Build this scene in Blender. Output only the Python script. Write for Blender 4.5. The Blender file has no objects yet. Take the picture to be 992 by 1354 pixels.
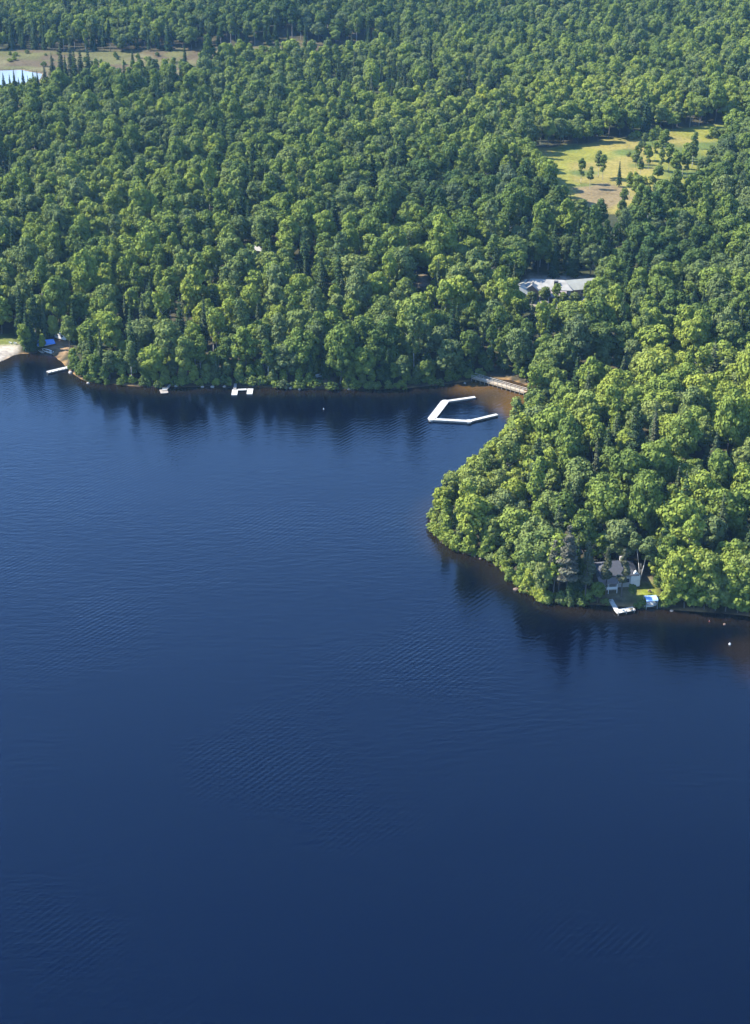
import bpy, math, random
import numpy as np
from mathutils import Vector, Matrix

rng = np.random.default_rng(11)
random.seed(5)
SC = bpy.context.scene
COL = SC.collection
R = math.radians

# ------------------------------------------------------------------ camera model
CAM_H, PITCH, FPX, IW, IH = 215.0, 26.5, 2300.0, 992.0, 1354.0
_p = R(PITCH)
FWD = np.array([0, math.cos(_p), -math.sin(_p)])
UPV = np.array([0, math.sin(_p), math.cos(_p)])
RGT = np.array([1.0, 0, 0])

def ray(u, v):
    return FWD * FPX + RGT * (u - IW / 2) - UPV * (v - IH / 2)

def at(u, v, z=0.0):
    d = ray(u, v)
    t = (z - CAM_H) / d[2]
    return np.array([d[0] * t, d[1] * t, z])

def project(x, y, z):
    q = np.stack([x, y, np.asarray(z) - CAM_H], -1)
    c = q @ FWD
    return IW / 2 + FPX * (q @ RGT) / c, IH / 2 - FPX * (q @ UPV) / c

# ------------------------------------------------------------------ polygons and terrain
def poly_px(pts, z=0.0):
    return np.array([at(u, v, z)[:2] for u, v in pts])

def inside(P, X, Y):
    r = np.zeros(X.shape, bool)
    n = len(P)
    for i in range(n):
        x0, y0 = P[i]; x1, y1 = P[(i + 1) % n]
        if y0 == y1: continue
        c = ((y0 > Y) != (y1 > Y)) & (X < (x1 - x0) * (Y - y0) / (y1 - y0) + x0)
        r ^= c
    return r

def sdf(P, X, Y):
    """distance to the polygon's outline, negative inside"""
    D = np.full(X.shape, 1e9)
    n = len(P)
    for i in range(n):
        a = P[i]; b = P[(i + 1) % n]
        ex, ey = b - a
        L = ex * ex + ey * ey + 1e-9
        t = np.clip(((X - a[0]) * ex + (Y - a[1]) * ey) / L, 0, 1)
        D = np.minimum(D, np.hypot(X - a[0] - t * ex, Y - a[1] - t * ey))
    return np.where(inside(P, X, Y), -D, D)

def vnoise(X, Y, scale, seed):
    x = np.asarray(X) / scale + seed * 17.31; y = np.asarray(Y) / scale + seed * 7.77
    xi = np.floor(x); yi = np.floor(y); fx = x - xi; fy = y - yi
    fx = fx * fx * (3 - 2 * fx); fy = fy * fy * (3 - 2 * fy)
    def h(a, b):
        s = np.sin(a * 127.1 + b * 311.7 + seed * 74.7) * 43758.5453
        return s - np.floor(s)
    return (h(xi, yi) * (1 - fx) + h(xi + 1, yi) * fx) * (1 - fy) + (h(xi, yi + 1) * (1 - fx) + h(xi + 1, yi + 1) * fx) * fy

def sstep(a, b, x):
    t = np.clip((x - a) / (b - a), 0, 1)
    return t * t * (3 - 2 * t)

SHORE = [(-500, 560), (-200, 522), (-60, 492), (0, 479), (23, 467), (34, 468), (50, 466), (62, 467), (70, 468), (75, 473), (84, 480),
         (91, 489), (104, 499), (118, 506), (150, 508), (180, 511), (222, 512), (268, 511), (300, 511), (350, 512), (400, 514), (440, 515),
         (500, 515), (540, 513), (580, 509), (612, 505), (640, 500), (675, 502), (702, 511), (706, 526), (697, 540), (697, 556), (684, 585),
         (645, 628), (608, 655), (582, 672), (571, 688), (575, 704), (590, 720), (615, 732), (645, 739), (668, 752), (680, 769), (700, 783),
         (718, 796), (750, 799), (790, 799), (812, 801), (835, 802), (860, 803), (890, 806), (930, 809), (992, 814), (1015, 830), (1040, 860),
         (1090, 890), (1200, 910)]
LAKE = np.vstack([poly_px(SHORE), [[500, 150], [700, -900], [-900, -900], [-700, 250]]])
POND = poly_px([(-60, 119), (8, 115), (30, 109), (52, 105), (55, 97), (40, 95), (28, 92), (-60, 95)], 0.2)
MARSH = poly_px([(-80, 69), (0, 68), (60, 70), (200, 73), (430, 74), (600, 77), (600, 82), (430, 97), (200, 106), (70, 142), (-80, 158)], 0.5)

def shore_d(X, Y):
    return np.minimum(sdf(LAKE, X, Y), sdf(POND, X, Y))

HILL = at(905, 640)[:2]
def height(X, Y, sd=None):
    X = np.asarray(X, float); Y = np.asarray(Y, float)
    if sd is None: sd = shore_d(X, Y)
    land = np.where(sd < 4, 0.30 * sd, 1.2 + 0.02 * np.minimum(sd - 4, 60))
    inl = sstep(20, 160, sd)
    roll = inl * (15 * (vnoise(X, Y, 170, 1) - .35) + 4 * (vnoise(X, Y, 70, 2) - .5))
    mm = sstep(-40, 30, sdf(MARSH, X, Y))
    roll = np.maximum(roll, -0.4) * mm
    hill = 7.0 * np.exp(-(((X - HILL[0]) / 42) ** 2 + ((Y - HILL[1]) / 42) ** 2)) * sstep(4, 30, sd)
    bed = np.maximum(sd * 0.22, -5.0)
    return np.where(sd < 0, bed, land * np.where(mm < 1, .35 + .65 * mm, 1) + roll + hill)

def hgt(x, y):
    return float(height(np.array([x]), np.array([y]))[0])

def gp(u, v):
    """photo pixel -> point on the terrain"""
    z = 0.5
    for _ in range(7):
        q = at(u, v, z); z = max(hgt(q[0], q[1]), 0.0)
    q = at(u, v, z)
    return np.array([q[0], q[1], z])

def gpoly(pts):
    return np.array([gp(u, v)[:2] for u, v in pts])

FIELD = gpoly([(700, 196), (780, 190), (850, 177), (920, 168), (990, 162), (990, 174), (962, 184), (950, 250), (900, 276), (850, 284), (805, 282), (764, 272), (726, 250), (702, 225)])
SANDPIT = gpoly([(762, 249), (800, 243), (824, 249), (832, 262), (806, 276), (772, 270)])
YARD = gpoly([(682, 374), (702, 364), (785, 368), (792, 384), (772, 404), (700, 408), (682, 398)])
LAWN = gpoly([(838, 772), (866, 770), (872, 793), (842, 796)])
COTCLEAR = gpoly([(786, 755), (802, 750), (838, 750), (868, 764), (874, 801), (806, 801), (784, 782)])
LBEACH = gpoly([(-160, 480), (-40, 462), (20, 455), (25, 461), (24, 467), (0, 480), (-40, 490), (-160, 515)])
LLAWN = gpoly([(-160, 452), (-40, 440), (14, 444), (26, 452), (24, 464), (-40, 478), (-160, 500)])
LSAND = gpoly([(60, 448), (92, 447), (92, 462), (87, 474), (73, 468), (62, 462)])
BRBEACH = gpoly([(684, 508), (704, 511), (716, 520), (714, 534), (702, 536), (692, 522)])
CREEK = gpoly([(722, 506), (745, 502), (800, 498), (850, 494), (1000, 484), (1000, 504), (900, 512), (850, 522), (800, 532), (752, 536), (722, 524)])
HOUSE_A = gpoly([(218, 464), (249, 464), (250, 486), (218, 486)])
HOUSE_B = gpoly([(303, 350), (345, 344), (346, 370), (304, 374)])
GAPS = [gpoly(g) for g in ([(476, 418), (488, 416), (488, 432), (476, 434)], [(553, 363), (568, 362), (568, 378), (553, 380)],
                           [(28, 318), (42, 316), (42, 352), (28, 354)], [(250, 322), (274, 320), (272, 356), (252, 358)], [(286, 350), (300, 349), (300, 382), (286, 384)],
                           [(418, 500), (438, 500), (438, 512), (418, 512)])]
NOTREE = [MARSH, FIELD, SANDPIT, YARD, LAWN, COTCLEAR, LBEACH, LLAWN, LSAND, BRBEACH, CREEK, HOUSE_A, HOUSE_B] + GAPS

# ------------------------------------------------------------------ materials
def newmat(name):
    m = bpy.data.materials.new(name); m.use_nodes = True
    nt = m.node_tree; nt.nodes.clear()
    out = nt.nodes.new('ShaderNodeOutputMaterial')
    return m, nt, out

def N(nt, t, **kw):
    n = nt.nodes.new(t)
    for k, v in kw.items():
        if k.startswith('i_'):
            key = k[2:]
            n.inputs[int(key) if key.isdigit() else key].default_value = v
        else: setattr(n, k, v)
    return n

def simple(name, col, rough=.7, metal=0.0, vary=.18, scale=3.0, bump=0.0, rust=None):
    m, nt, out = newmat(name)
    b = N(nt, 'ShaderNodeBsdfPrincipled'); b.inputs['Roughness'].default_value = rough; b.inputs['Metallic'].default_value = metal
    tc = N(nt, 'ShaderNodeTexCoord'); no = N(nt, 'ShaderNodeTexNoise'); no.inputs['Scale'].default_value = scale; no.inputs['Detail'].default_value = 5
    nt.links.new(tc.outputs['Object'], no.inputs['Vector'])
    r = N(nt, 'ShaderNodeValToRGB')
    r.color_ramp.elements[0].position = .3; r.color_ramp.elements[1].position = .7
    c = np.array(col)
    r.color_ramp.elements[0].color = (*(c * (1 - vary)), 1); r.color_ramp.elements[1].color = (*np.minimum(c * (1 + vary), .9), 1)
    if rust is not None:
        e = r.color_ramp.elements.new(.22); e.color = (*rust, 1)
    nt.links.new(no.outputs['Fac'], r.inputs['Fac']); nt.links.new(r.outputs['Color'], b.inputs['Base Color'])
    if bump:
        bp = N(nt, 'ShaderNodeBump'); bp.inputs['Strength'].default_value = bump
        nt.links.new(no.outputs['Fac'], bp.inputs['Height']); nt.links.new(bp.outputs['Normal'], b.inputs['Normal'])
    nt.links.new(b.outputs[0], out.inputs[0])
    return m

def leafmat(name, ramp, trans=.28, grey=.6):
    m, nt, out = newmat(name)
    at_ = N(nt, 'ShaderNodeAttribute'); at_.attribute_type = 'INSTANCER'; at_.attribute_name = 'tint'
    geo = N(nt, 'ShaderNodeNewGeometry')
    tc = N(nt, 'ShaderNodeTexCoord')
    no = N(nt, 'ShaderNodeTexNoise'); no.inputs['Scale'].default_value = .45; no.inputs['Detail'].default_value = 2
    nt.links.new(tc.outputs['Object'], no.inputs['Vector'])
    a = N(nt, 'ShaderNodeMath', operation='MULTIPLY_ADD'); a.inputs[1].default_value = .30; a.inputs[2].default_value = -.15
    nt.links.new(no.outputs['Fac'], a.inputs[0])
    s = N(nt, 'ShaderNodeMath', operation='ADD'); nt.links.new(at_.outputs['Fac'], s.inputs[0]); nt.links.new(a.outputs[0], s.inputs[1])
    b = N(nt, 'ShaderNodeMath', operation='MULTIPLY_ADD'); b.inputs[1].default_value = .22; b.inputs[2].default_value = -.11
    nt.links.new(geo.outputs['Random Per Island'], b.inputs[0])
    s2 = N(nt, 'ShaderNodeMath', operation='ADD'); nt.links.new(s.outputs[0], s2.inputs[0]); nt.links.new(b.outputs[0], s2.inputs[1])
    r = N(nt, 'ShaderNodeValToRGB'); el = r.color_ramp.elements
    el[0].position, el[0].color = ramp[0][0], (*ramp[0][1], 1)
    el[1].position, el[1].color = ramp[-1][0], (*ramp[-1][1], 1)
    for p_, c_ in ramp[1:-1]:
        e = el.new(p_); e.color = (*c_, 1)
    nt.links.new(s2.outputs[0], r.inputs['Fac'])
    oi = N(nt, 'ShaderNodeObjectInfo')
    gm = N(nt, 'ShaderNodeMapRange'); gm.inputs['From Min'].default_value = .55; gm.inputs['To Max'].default_value = grey
    nt.links.new(oi.outputs['Random'], gm.inputs['Value'])
    mixc = N(nt, 'ShaderNodeMix', data_type='RGBA'); mixc.inputs[7].default_value = (.080, .098, .050, 1)
    nt.links.new(gm.outputs[0], mixc.inputs['Factor']); nt.links.new(r.outputs['Color'], mixc.inputs[6])
    d = N(nt, 'ShaderNodeBsdfDiffuse'); t = N(nt, 'ShaderNodeBsdfTranslucent'); mx = N(nt, 'ShaderNodeMixShader'); mx.inputs[0].default_value = trans
    nt.links.new(mixc.outputs[2], d.inputs['Color']); nt.links.new(mixc.outputs[2], t.inputs['Color'])
    nt.links.new(d.outputs[0], mx.inputs[1]); nt.links.new(t.outputs[0], mx.inputs[2]); nt.links.new(mx.outputs[0], out.inputs[0])
    return m

LEAF = leafmat('broadleaf foliage', [(0, (.030, .054, .020)), (.3, (.072, .102, .025)), (.6, (.118, .152, .030)), (1, (.165, .188, .032))], .24)
NEEDLE = leafmat('needle foliage', [(0, (.018, .034, .014)), (.4, (.032, .052, .020)), (.75, (.058, .066, .034)), (1, (.084, .080, .060))], .1, 0.0)
BARK = simple('grey bark', (.055, .048, .04), .9, scale=6, bump=.3)
PALEBARK = simple('pale bark', (.20, .19, .175), .8, scale=4, vary=.3)
WHITE = simple('white paint', (.42, .42, .41), .55, scale=.8, vary=.10)
DOCKP = simple('chalky white planks', (.25, .25, .24), .7, scale=1.0, vary=.22)
DOCKW = simple('weathered white planks', (.27, .26, .24), .75, scale=1.2, vary=.22)
GREYW = simple('grey weathered timber', (.15, .135, .12), .85, scale=1.5, vary=.25)
TANW = simple('tan timber', (.20, .155, .10), .8, scale=1.5, vary=.25)
SLATE = simple('dark slate shingles', (.022, .025, .034), .8, scale=2, vary=.25)
GREYROOF = simple('grey shingles', (.055, .05, .05), .85, scale=2, vary=.25)
CREAMROOF = simple('cream sheet roof', (.15, .145, .13), .6, scale=.5, vary=.25)
PINKROOF = simple('faded rose roof', (.12, .10, .092), .75, scale=.7, vary=.14)
SAGEROOF = simple('pale sage roof', (.19, .19, .16), .7, scale=.7, vary=.12)
WALLP = simple('pale siding', (.20, .20, .19), .7, scale=1, vary=.1)
WALLB = simple('brown siding', (.16, .11, .075), .8, scale=1.5)
GLASS = simple('dark window glass', (.03, .035, .045), .12, vary=.3)
BLUE = simple('blue tarpaulin', (.05, .15, .42), .5, vary=.15)
PBLUE = simple('pale blue canopy', (.20, .30, .50), .5, vary=.1)
BLACK = simple('black rubber', (.02, .02, .02), .6)
STEEL = simple('galvanised steel', (.45, .46, .48), .4, .8)
ROCKW = simple('pale granite', (.19, .175, .16), .85, scale=2, vary=.25, bump=.4)
ROCKR = simple('rusty granite', (.085, .055, .04), .85, scale=2, vary=.3, bump=.4)
RED = simple('red paint', (.2, .03, .02), .5)

# ground
def ground_mat():
    m, nt, out = newmat('ground cover')
    at_ = N(nt, 'ShaderNodeVertexColor'); at_.layer_name = 'zone'
    tc = N(nt, 'ShaderNodeTexCoord')
    n1 = N(nt, 'ShaderNodeTexNoise'); n1.inputs['Scale'].default_value = .09; n1.inputs['Detail'].default_value = 8; n1.inputs['Roughness'].default_value = .65
    n2 = N(nt, 'ShaderNodeTexNoise'); n2.inputs['Scale'].default_value = .8; n2.inputs['Detail'].default_value = 6
    nt.links.new(tc.outputs['Object'], n1.inputs['Vector']); nt.links.new(tc.outputs['Object'], n2.inputs['Vector'])
    ad = N(nt, 'ShaderNodeMath', operation='ADD'); nt.links.new(n1.outputs['Fac'], ad.inputs[0]); nt.links.new(n2.outputs['Fac'], ad.inputs[1])
    mr = N(nt, 'ShaderNodeMapRange'); mr.inputs['From Min'].default_value = .7; mr.inputs['From Max'].default_value = 1.3
    mr.inputs['To Min'].default_value = .6; mr.inputs['To Max'].default_value = 1.35
    nt.links.new(ad.outputs[0], mr.inputs['Value'])
    mul = N(nt, 'ShaderNodeVectorMath', operation='SCALE'); nt.links.new(at_.outputs['Color'], mul.inputs[0]); nt.links.new(mr.outputs[0], mul.inputs['Scale'])
    d = N(nt, 'ShaderNodeBsdfPrincipled'); d.inputs['Roughness'].default_value = .95; d.inputs['Specular IOR Level'].default_value = .1
    bp = N(nt, 'ShaderNodeBump'); bp.inputs['Strength'].default_value = .6; bp.inputs['Distance'].default_value = .4
    nt.links.new(n2.outputs['Fac'], bp.inputs['Height']); nt.links.new(bp.outputs[0], d.inputs['Normal'])
    nt.links.new(mul.outputs[0], d.inputs['Base Color']); nt.links.new(d.outputs[0], out.inputs[0])
    return m

def water_mat():
    m, nt, out = newmat('lake water')
    tc = N(nt, 'ShaderNodeTexCoord')
    at_ = N(nt, 'ShaderNodeVertexColor'); at_.layer_name = 'bed'
    b = N(nt, 'ShaderNodeBsdfPrincipled')
    b.inputs['IOR'].default_value = 1.333; b.inputs['Specular IOR Level'].default_value = .40; b.inputs['Roughness'].default_value = .11; b.inputs['Specular Tint'].default_value = (.06, .48, 1, 1)
    nt.links.new(at_.outputs['Color'], b.inputs['Base Color'])
    def noise(scale, sx, sy, rot, det=3, dist=0):
        mp = N(nt, 'ShaderNodeMapping'); mp.inputs['Scale'].default_value = (sx, sy, 1); mp.inputs['Rotation'].default_value = (0, 0, R(rot))
        nt.links.new(tc.outputs['Object'], mp.inputs['Vector'])
        n = N(nt, 'ShaderNodeTexNoise'); n.inputs['Scale'].default_value = scale; n.inputs['Detail'].default_value = det; n.inputs['Distortion'].default_value = dist
        nt.links.new(mp.outputs[0], n.inputs['Vector'])
        return n.outputs['Fac']
    def mth(op, a, c):
        n = N(nt, 'ShaderNodeMath', operation=op)
        for i, q in enumerate((a, c)):
            if isinstance(q, (int, float)): n.inputs[i].default_value = q
            else: nt.links.new(q, n.inputs[i])
        return n.outputs[0]
    # diagonal wavelets in patches
    mp = N(nt, 'ShaderNodeMapping'); mp.inputs['Rotation'].default_value = (0, 0, R(40)); nt.links.new(tc.outputs['Object'], mp.inputs['Vector'])
    w = N(nt, 'ShaderNodeTexWave', wave_type='BANDS', bands_direction='X'); w.inputs['Scale'].default_value = .24; w.inputs['Distortion'].default_value = 3.6
    w.inputs['Detail'].default_value = 2; w.inputs['Detail Scale'].default_value = .25
    nt.links.new(mp.outputs[0], w.inputs['Vector'])
    mask = N(nt, 'ShaderNodeMapRange'); mask.inputs['From Min'].default_value = .40; mask.inputs['From Max'].default_value = .80
    nt.links.new(noise(.022, 1, 1, 0, 3), mask.inputs['Value'])
    hw = mth('MULTIPLY', mth('MULTIPLY', w.outputs['Fac'], mask.outputs[0]), .062)
    h1 = mth('MULTIPLY', noise(.55, .45, 1.3, 8, 4, .4), .15)
    h2 = mth('MULTIPLY', noise(2.2, .5, 1.2, -12, 2), .055)
    cal = N(nt, 'ShaderNodeMapRange'); cal.inputs['From Min'].default_value = .35; cal.inputs['From Max'].default_value = .7; cal.inputs['To Min'].default_value = .45
    nt.links.new(noise(.012, .6, 1.4, 15, 3), cal.inputs['Value'])
    h = mth('ADD', hw, mth('MULTIPLY', mth('ADD', h1, h2), cal.outputs[0]))
    bp = N(nt, 'ShaderNodeBump'); bp.inputs['Strength'].default_value = .8; bp.inputs['Distance'].default_value = 1.0
    nt.links.new(h, bp.inputs['Height']); nt.links.new(bp.outputs[0], b.inputs['Normal'])
    nt.links.new(b.outputs[0], out.inputs[0])
    return m

# ------------------------------------------------------------------ mesh helpers
def mesh_np(name, V, F, mats, idx=None, smooth=False):
    """V (n,3), F list of arrays with equal width each"""
    me = bpy.data.meshes.new(name)
    V = np.asarray(V, np.float32)
    if isinstance(F, np.ndarray): F = [F]
    F = [f for f in F if len(f)]
    me.vertices.add(len(V)); me.vertices.foreach_set('co', V.ravel())
    loops = np.concatenate([f.ravel() for f in F]).astype(np.int32)
    sizes = np.concatenate([np.full(len(f), f.shape[1]) for f in F]).astype(np.int32)
    starts = np.concatenate([[0], np.cumsum(sizes)[:-1]]).astype(np.int32)
    me.loops.add(len(loops)); me.loops.foreach_set('vertex_index', loops)
    me.polygons.add(len(sizes)); me.polygons.foreach_set('loop_start', starts)
    try: me.polygons.foreach_set('loop_total', sizes)
    except Exception: pass
    for m in mats: me.materials.append(m)
    if idx is not None: me.polygons.foreach_set('material_index', np.asarray(idx, np.int32))
    me.polygons.foreach_set('use_smooth', np.full(len(sizes), smooth))
    me.update(calc_edges=True)
    return me

class MB:
    """collects solids for ONE mesh"""
    def __init__(self): self.v, self.f = [], []
    def add(self, v, f):
        o = len(self.v); self.v += [tuple(q) for q in v]; self.f += [tuple(i + o for i in g) for g in f]
    def prism(self, pts, z0, z1):
        n = len(pts)
        a = sum(pts[i][0] * pts[(i + 1) % n][1] - pts[(i + 1) % n][0] * pts[i][1] for i in range(n))
        if a < 0: pts = pts[::-1]
        self.add([(p[0], p[1], z0) for p in pts] + [(p[0], p[1], z1) for p in pts],
                 [tuple(range(n))[::-1], tuple(range(n, 2 * n))] + [(i, (i + 1) % n, (i + 1) % n + n, i + n) for i in range(n)])
        return self
    def box(self, c, s, rz=0.0):
        cx, cy, cz = c; x, y, z = s[0] / 2, s[1] / 2, s[2] / 2
        co, si = math.cos(rz), math.sin(rz)
        pts = [(cx + a * co - b * si, cy + a * si + b * co) for a, b in ((-x, -y), (x, -y), (x, y), (-x, y))]
        return self.prism(pts, cz - z, cz + z)
    def tube(self, a, b, ra, rb=None, n=8):
        rb = ra if rb is None else rb
        a, b = Vector(a), Vector(b); d = (b - a).normalized()
        t = d.orthogonal().normalized(); s = d.cross(t)
        v = []
        for p_, r_ in ((a, ra), (b, rb)):
            for k in range(n):
                an = 2 * math.pi * k / n
                v.append(p_ + (t * math.cos(an) + s * math.sin(an)) * r_)
        self.add(v, [tuple(range(n))[::-1], tuple(range(n, 2 * n))] + [(i, (i + 1) % n, (i + 1) % n + n, i + n) for i in range(n)])
        return self
    def mesh(self, name, mat, smooth=False):
        me = bpy.data.meshes.new(name); me.from_pydata(self.v, [], self.f); me.materials.append(mat)
        if smooth:
            for p_ in me.polygons: p_.use_smooth = True
        me.update(); return me
    def build(self, name, mat, parent=None, loc=None, smooth=False):
        return link(name, self.mesh(name, mat, smooth), parent, loc)

def link(name, me, parent=None, loc=None):
    o = bpy.data.objects.new(name, me); COL.objects.link(o)
    if parent is not None: o.parent = parent
    if loc is not None: o.location = loc
    return o

def tag(o, label=None, cat=None, group=None, kind=None):
    if label: o['label'] = label
    if cat: o['category'] = cat
    if group: o['group'] = group
    if kind: o['kind'] = kind
    return o

def thing(name, label, cat, loc=(0, 0, 0), rz=0.0, group=None):
    o = bpy.data.objects.new(name, None); COL.objects.link(o)
    o.empty_display_size = .5
    o.location = loc; o.rotation_euler = (0, 0, rz)
    return tag(o, label, cat, group)

# ------------------------------------------------------------------ ground and water sheets
def axis(lo, hi, step, far):
    a = list(np.arange(lo, hi + .1, step))
    s = step; x = hi; up = []
    while x < far: s *= 1.35; x += s; up.append(x)
    s = step; x = lo; dn = []
    while x > -far: s *= 1.35; x -= s; dn.append(x)
    return np.array(dn[::-1] + a + up)

GX = axis(-360, 360, 2.5, 13000); GY = axis(330, 1260, 2.5, 13000)
XX, YY = np.meshgrid(GX, GY)
SD = shore_d(XX, YY)
ZZ = height(XX, YY, SD)
far_fac = sstep(2500, 6000, np.hypot(XX, YY))
ZZ = np.where(SD > 0, ZZ + far_fac * 10, ZZ)
nx, ny = len(GX), len(GY)
ii = np.arange(nx * ny).reshape(ny, nx)
QUADS = np.stack([ii[:-1, :-1], ii[:-1, 1:], ii[1:, 1:], ii[1:, :-1]], -1).reshape(-1, 4)

def wob(d, amp=3.0, sc=9, seed=3):
    return d + amp * 2 * (vnoise(XX, YY, sc, seed) - .5)

def paint(C, w, col):
    w = w[..., None]
    return C * (1 - w) + np.array(col) * w

C = np.zeros(XX.shape + (3,)) + np.array((.022, .026, .012))
C = paint(C, sstep(.35, .7, vnoise(XX, YY, 40, 5)) * .6, (.038, .030, .018))
mz = sstep(4, -3, wob(sdf(MARSH, XX, YY), 4, 14))
C = paint(C, mz, (.070, .064, .030))
C = paint(C, mz * sstep(.45, .65, vnoise(XX, YY * 2.2, 26, 8)), (.052, .040, .022))
C = paint(C, mz * sstep(.62, .75, vnoise(XX, YY * 2, 17, 9)), (.055, .055, .020))
fz = sstep(2, -2, wob(sdf(FIELD, XX, YY), 3, 10))
C = paint(C, fz, (.105, .105, .018))
C = paint(C, fz * sstep(.45, .7, vnoise(XX, YY, 22, 12)), (.125, .105, .028))
C = paint(C, fz * sstep(.55, .75, vnoise(XX, YY, 13, 13)), (.05, .068, .016))
for P_, col, a_ in ((SANDPIT, (.105, .080, .040), 2), (YARD, (.15, .135, .11), 2), (COTCLEAR, (.10, .085, .05), 1), (LAWN, (.10, .115, .016), .6), (LLAWN, (.07, .08, .018), .6),
                    (LBEACH, (.24, .21, .17), .3), (LSAND, (.16, .105, .06), .8), (BRBEACH, (.20, .13, .07), .6), (CREEK, (.018, .016, .012), 1)):
    C = paint(C, sstep(1.2, -1.2, wob(sdf(P_, XX, YY), a_, 6)), col)
for g_ in GAPS:
    C = paint(C, sstep(2, -2, wob(sdf(g_, XX, YY), 1.5, 6)), (.16, .12, .085))
for P_, sgn in ((LAKE, 1),):
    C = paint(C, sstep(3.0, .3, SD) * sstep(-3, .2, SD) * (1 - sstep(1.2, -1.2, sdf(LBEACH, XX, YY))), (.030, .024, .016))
C = paint(C, sstep(0, -1, SD), (.20, .12, .05))
C = paint(C, sstep(1300, 1700, np.hypot(XX, YY)) * (SD > 5), (.035, .055, .022))

gme = mesh_np('ground', np.stack([XX, YY, ZZ], -1).reshape(-1, 3), QUADS, [ground_mat()], smooth=True)
ca = gme.color_attributes.new('zone', 'FLOAT_COLOR', 'POINT')
ca.data.foreach_set('color', np.concatenate([C, np.ones(C.shape[:2] + (1,))], -1).astype(np.float32).ravel())
tag(link('ground', gme), kind='structure')

# water: colour of the bed seen through the tea-brown shallows, navy in the deep, reflected sky painted on the pond
BAY = poly_px([(600, 505), (705, 505), (705, 545), (690, 560), (655, 545), (635, 520), (600, 516)])
bay = sstep(5, -5, wob(sdf(BAY, XX, YY), 4, 12))
W = np.zeros(XX.shape + (3,)) + np.array((.00005, .0003, .0026))
dn = wob(SD, 2.5, 11, 21)
W = paint(W, sstep(-20, -4, dn) * .6, (.0012, .0022, .003))
W = paint(W, sstep(-9, -.5, dn) * .8, (.008, .0055, .003))
W = paint(W, bay * .8, (.028, .019, .008))
W = paint(W, bay * sstep(-16, -2, SD), (.055, .030, .008))
rb = poly_px([(962, 838), (1010, 835), (1080, 900), (1040, 930), (985, 895)])
W = paint(W, sstep(6, -6, wob(sdf(rb, XX, YY), 5, 8)) * .45, (.014, .009, .005))
W = paint(W, sstep(5, 0, sdf(POND, XX, YY)), (.13, .155, .175))  # pale tone painted in for the sky the pond reflects
keep = (SD < 6)
fk = keep[:-1, :-1] | keep[1:, :-1] | keep[:-1, 1:] | keep[1:, 1:]
wq = QUADS[fk.ravel()]
used = np.unique(wq); remap = np.full(nx * ny, -1); remap[used] = np.arange(len(used))
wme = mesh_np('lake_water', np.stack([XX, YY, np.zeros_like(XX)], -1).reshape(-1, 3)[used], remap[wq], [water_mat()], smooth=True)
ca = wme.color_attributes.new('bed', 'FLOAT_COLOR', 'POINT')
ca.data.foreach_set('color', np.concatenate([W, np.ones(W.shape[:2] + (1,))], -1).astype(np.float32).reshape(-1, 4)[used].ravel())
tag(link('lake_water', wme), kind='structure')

# ------------------------------------------------------------------ tree prototypes
def unit(v):
    return v / (np.linalg.norm(v, axis=-1, keepdims=True) + 1e-9)

def quads(cen, nor, size, asp=1.0):
    n = len(cen)
    nor = unit(nor)
    a = unit(np.cross(nor, unit(rng.normal(size=(n, 3)))))
    b = np.cross(nor, a)
    s = np.asarray(size)[:, None] / 2
    V = np.stack([cen - a * s - b * s * asp, cen + a * s * .7 - b * s * asp, cen + a * s + b * s * asp * .8, cen - a * s * .8 + b * s * asp], 1).reshape(-1, 3)
    return V, np.arange(4 * n).reshape(n, 4)

def sphere_dirs(n):
    return unit(rng.normal(size=(n, 3)))

def lobed(ellipsoids, dens=7.0, leaf=(.34, .70), jit=.32):
    cs, ns, ss = [], [], []
    for (c, r, nl, lr) in ellipsoids:
        nl = int(nl * 1.55); lr = lr * .80
        c = np.array(c, float); r = np.array(r, float)
        k = np.arange(nl) + .5
        ph = np.arccos(1 - 1.62 * k / nl); th = math.pi * (1 + 5 ** .5) * k + rng.uniform(0, 6)
        D = np.stack([np.cos(th) * np.sin(ph), np.sin(th) * np.sin(ph), np.cos(ph)], -1) + rng.normal(size=(nl, 3)) * .16
        D = unit(D)
        for d in D:
            q = rng.uniform(.55, 1.5) * lr
            lc = c + d * r * rng.uniform(.58, .92)
            m = int(dens * 4 * math.pi * q * q)
            dd = sphere_dirs(m)
            dd = dd[(dd @ d > -.45) & (dd[:, 2] > -.75)]
            rad = q * (rng.uniform(.62, 1.16, len(dd)) + .12 * (rng.random(len(dd)) < .12))[:, None]
            cs.append(lc + dd * rad * np.array([1, 1, .85])); ns.append(dd + rng.normal(size=dd.shape) * jit)
            ss.append(rng.uniform(*leaf, len(dd)))
        m = int(14 * r[0] * r[2])                                      # inner leaves so that the crown is not hollow
        dd = sphere_dirs(m); cs.append(c + dd * r * rng.uniform(.25, .62, (m, 1))); ns.append(dd + rng.normal(size=dd.shape) * .6); ss.append(rng.uniform(leaf[0], leaf[1], m) * 1.15)
    return quads(np.concatenate(cs), np.concatenate(ns), np.concatenate(ss))

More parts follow.
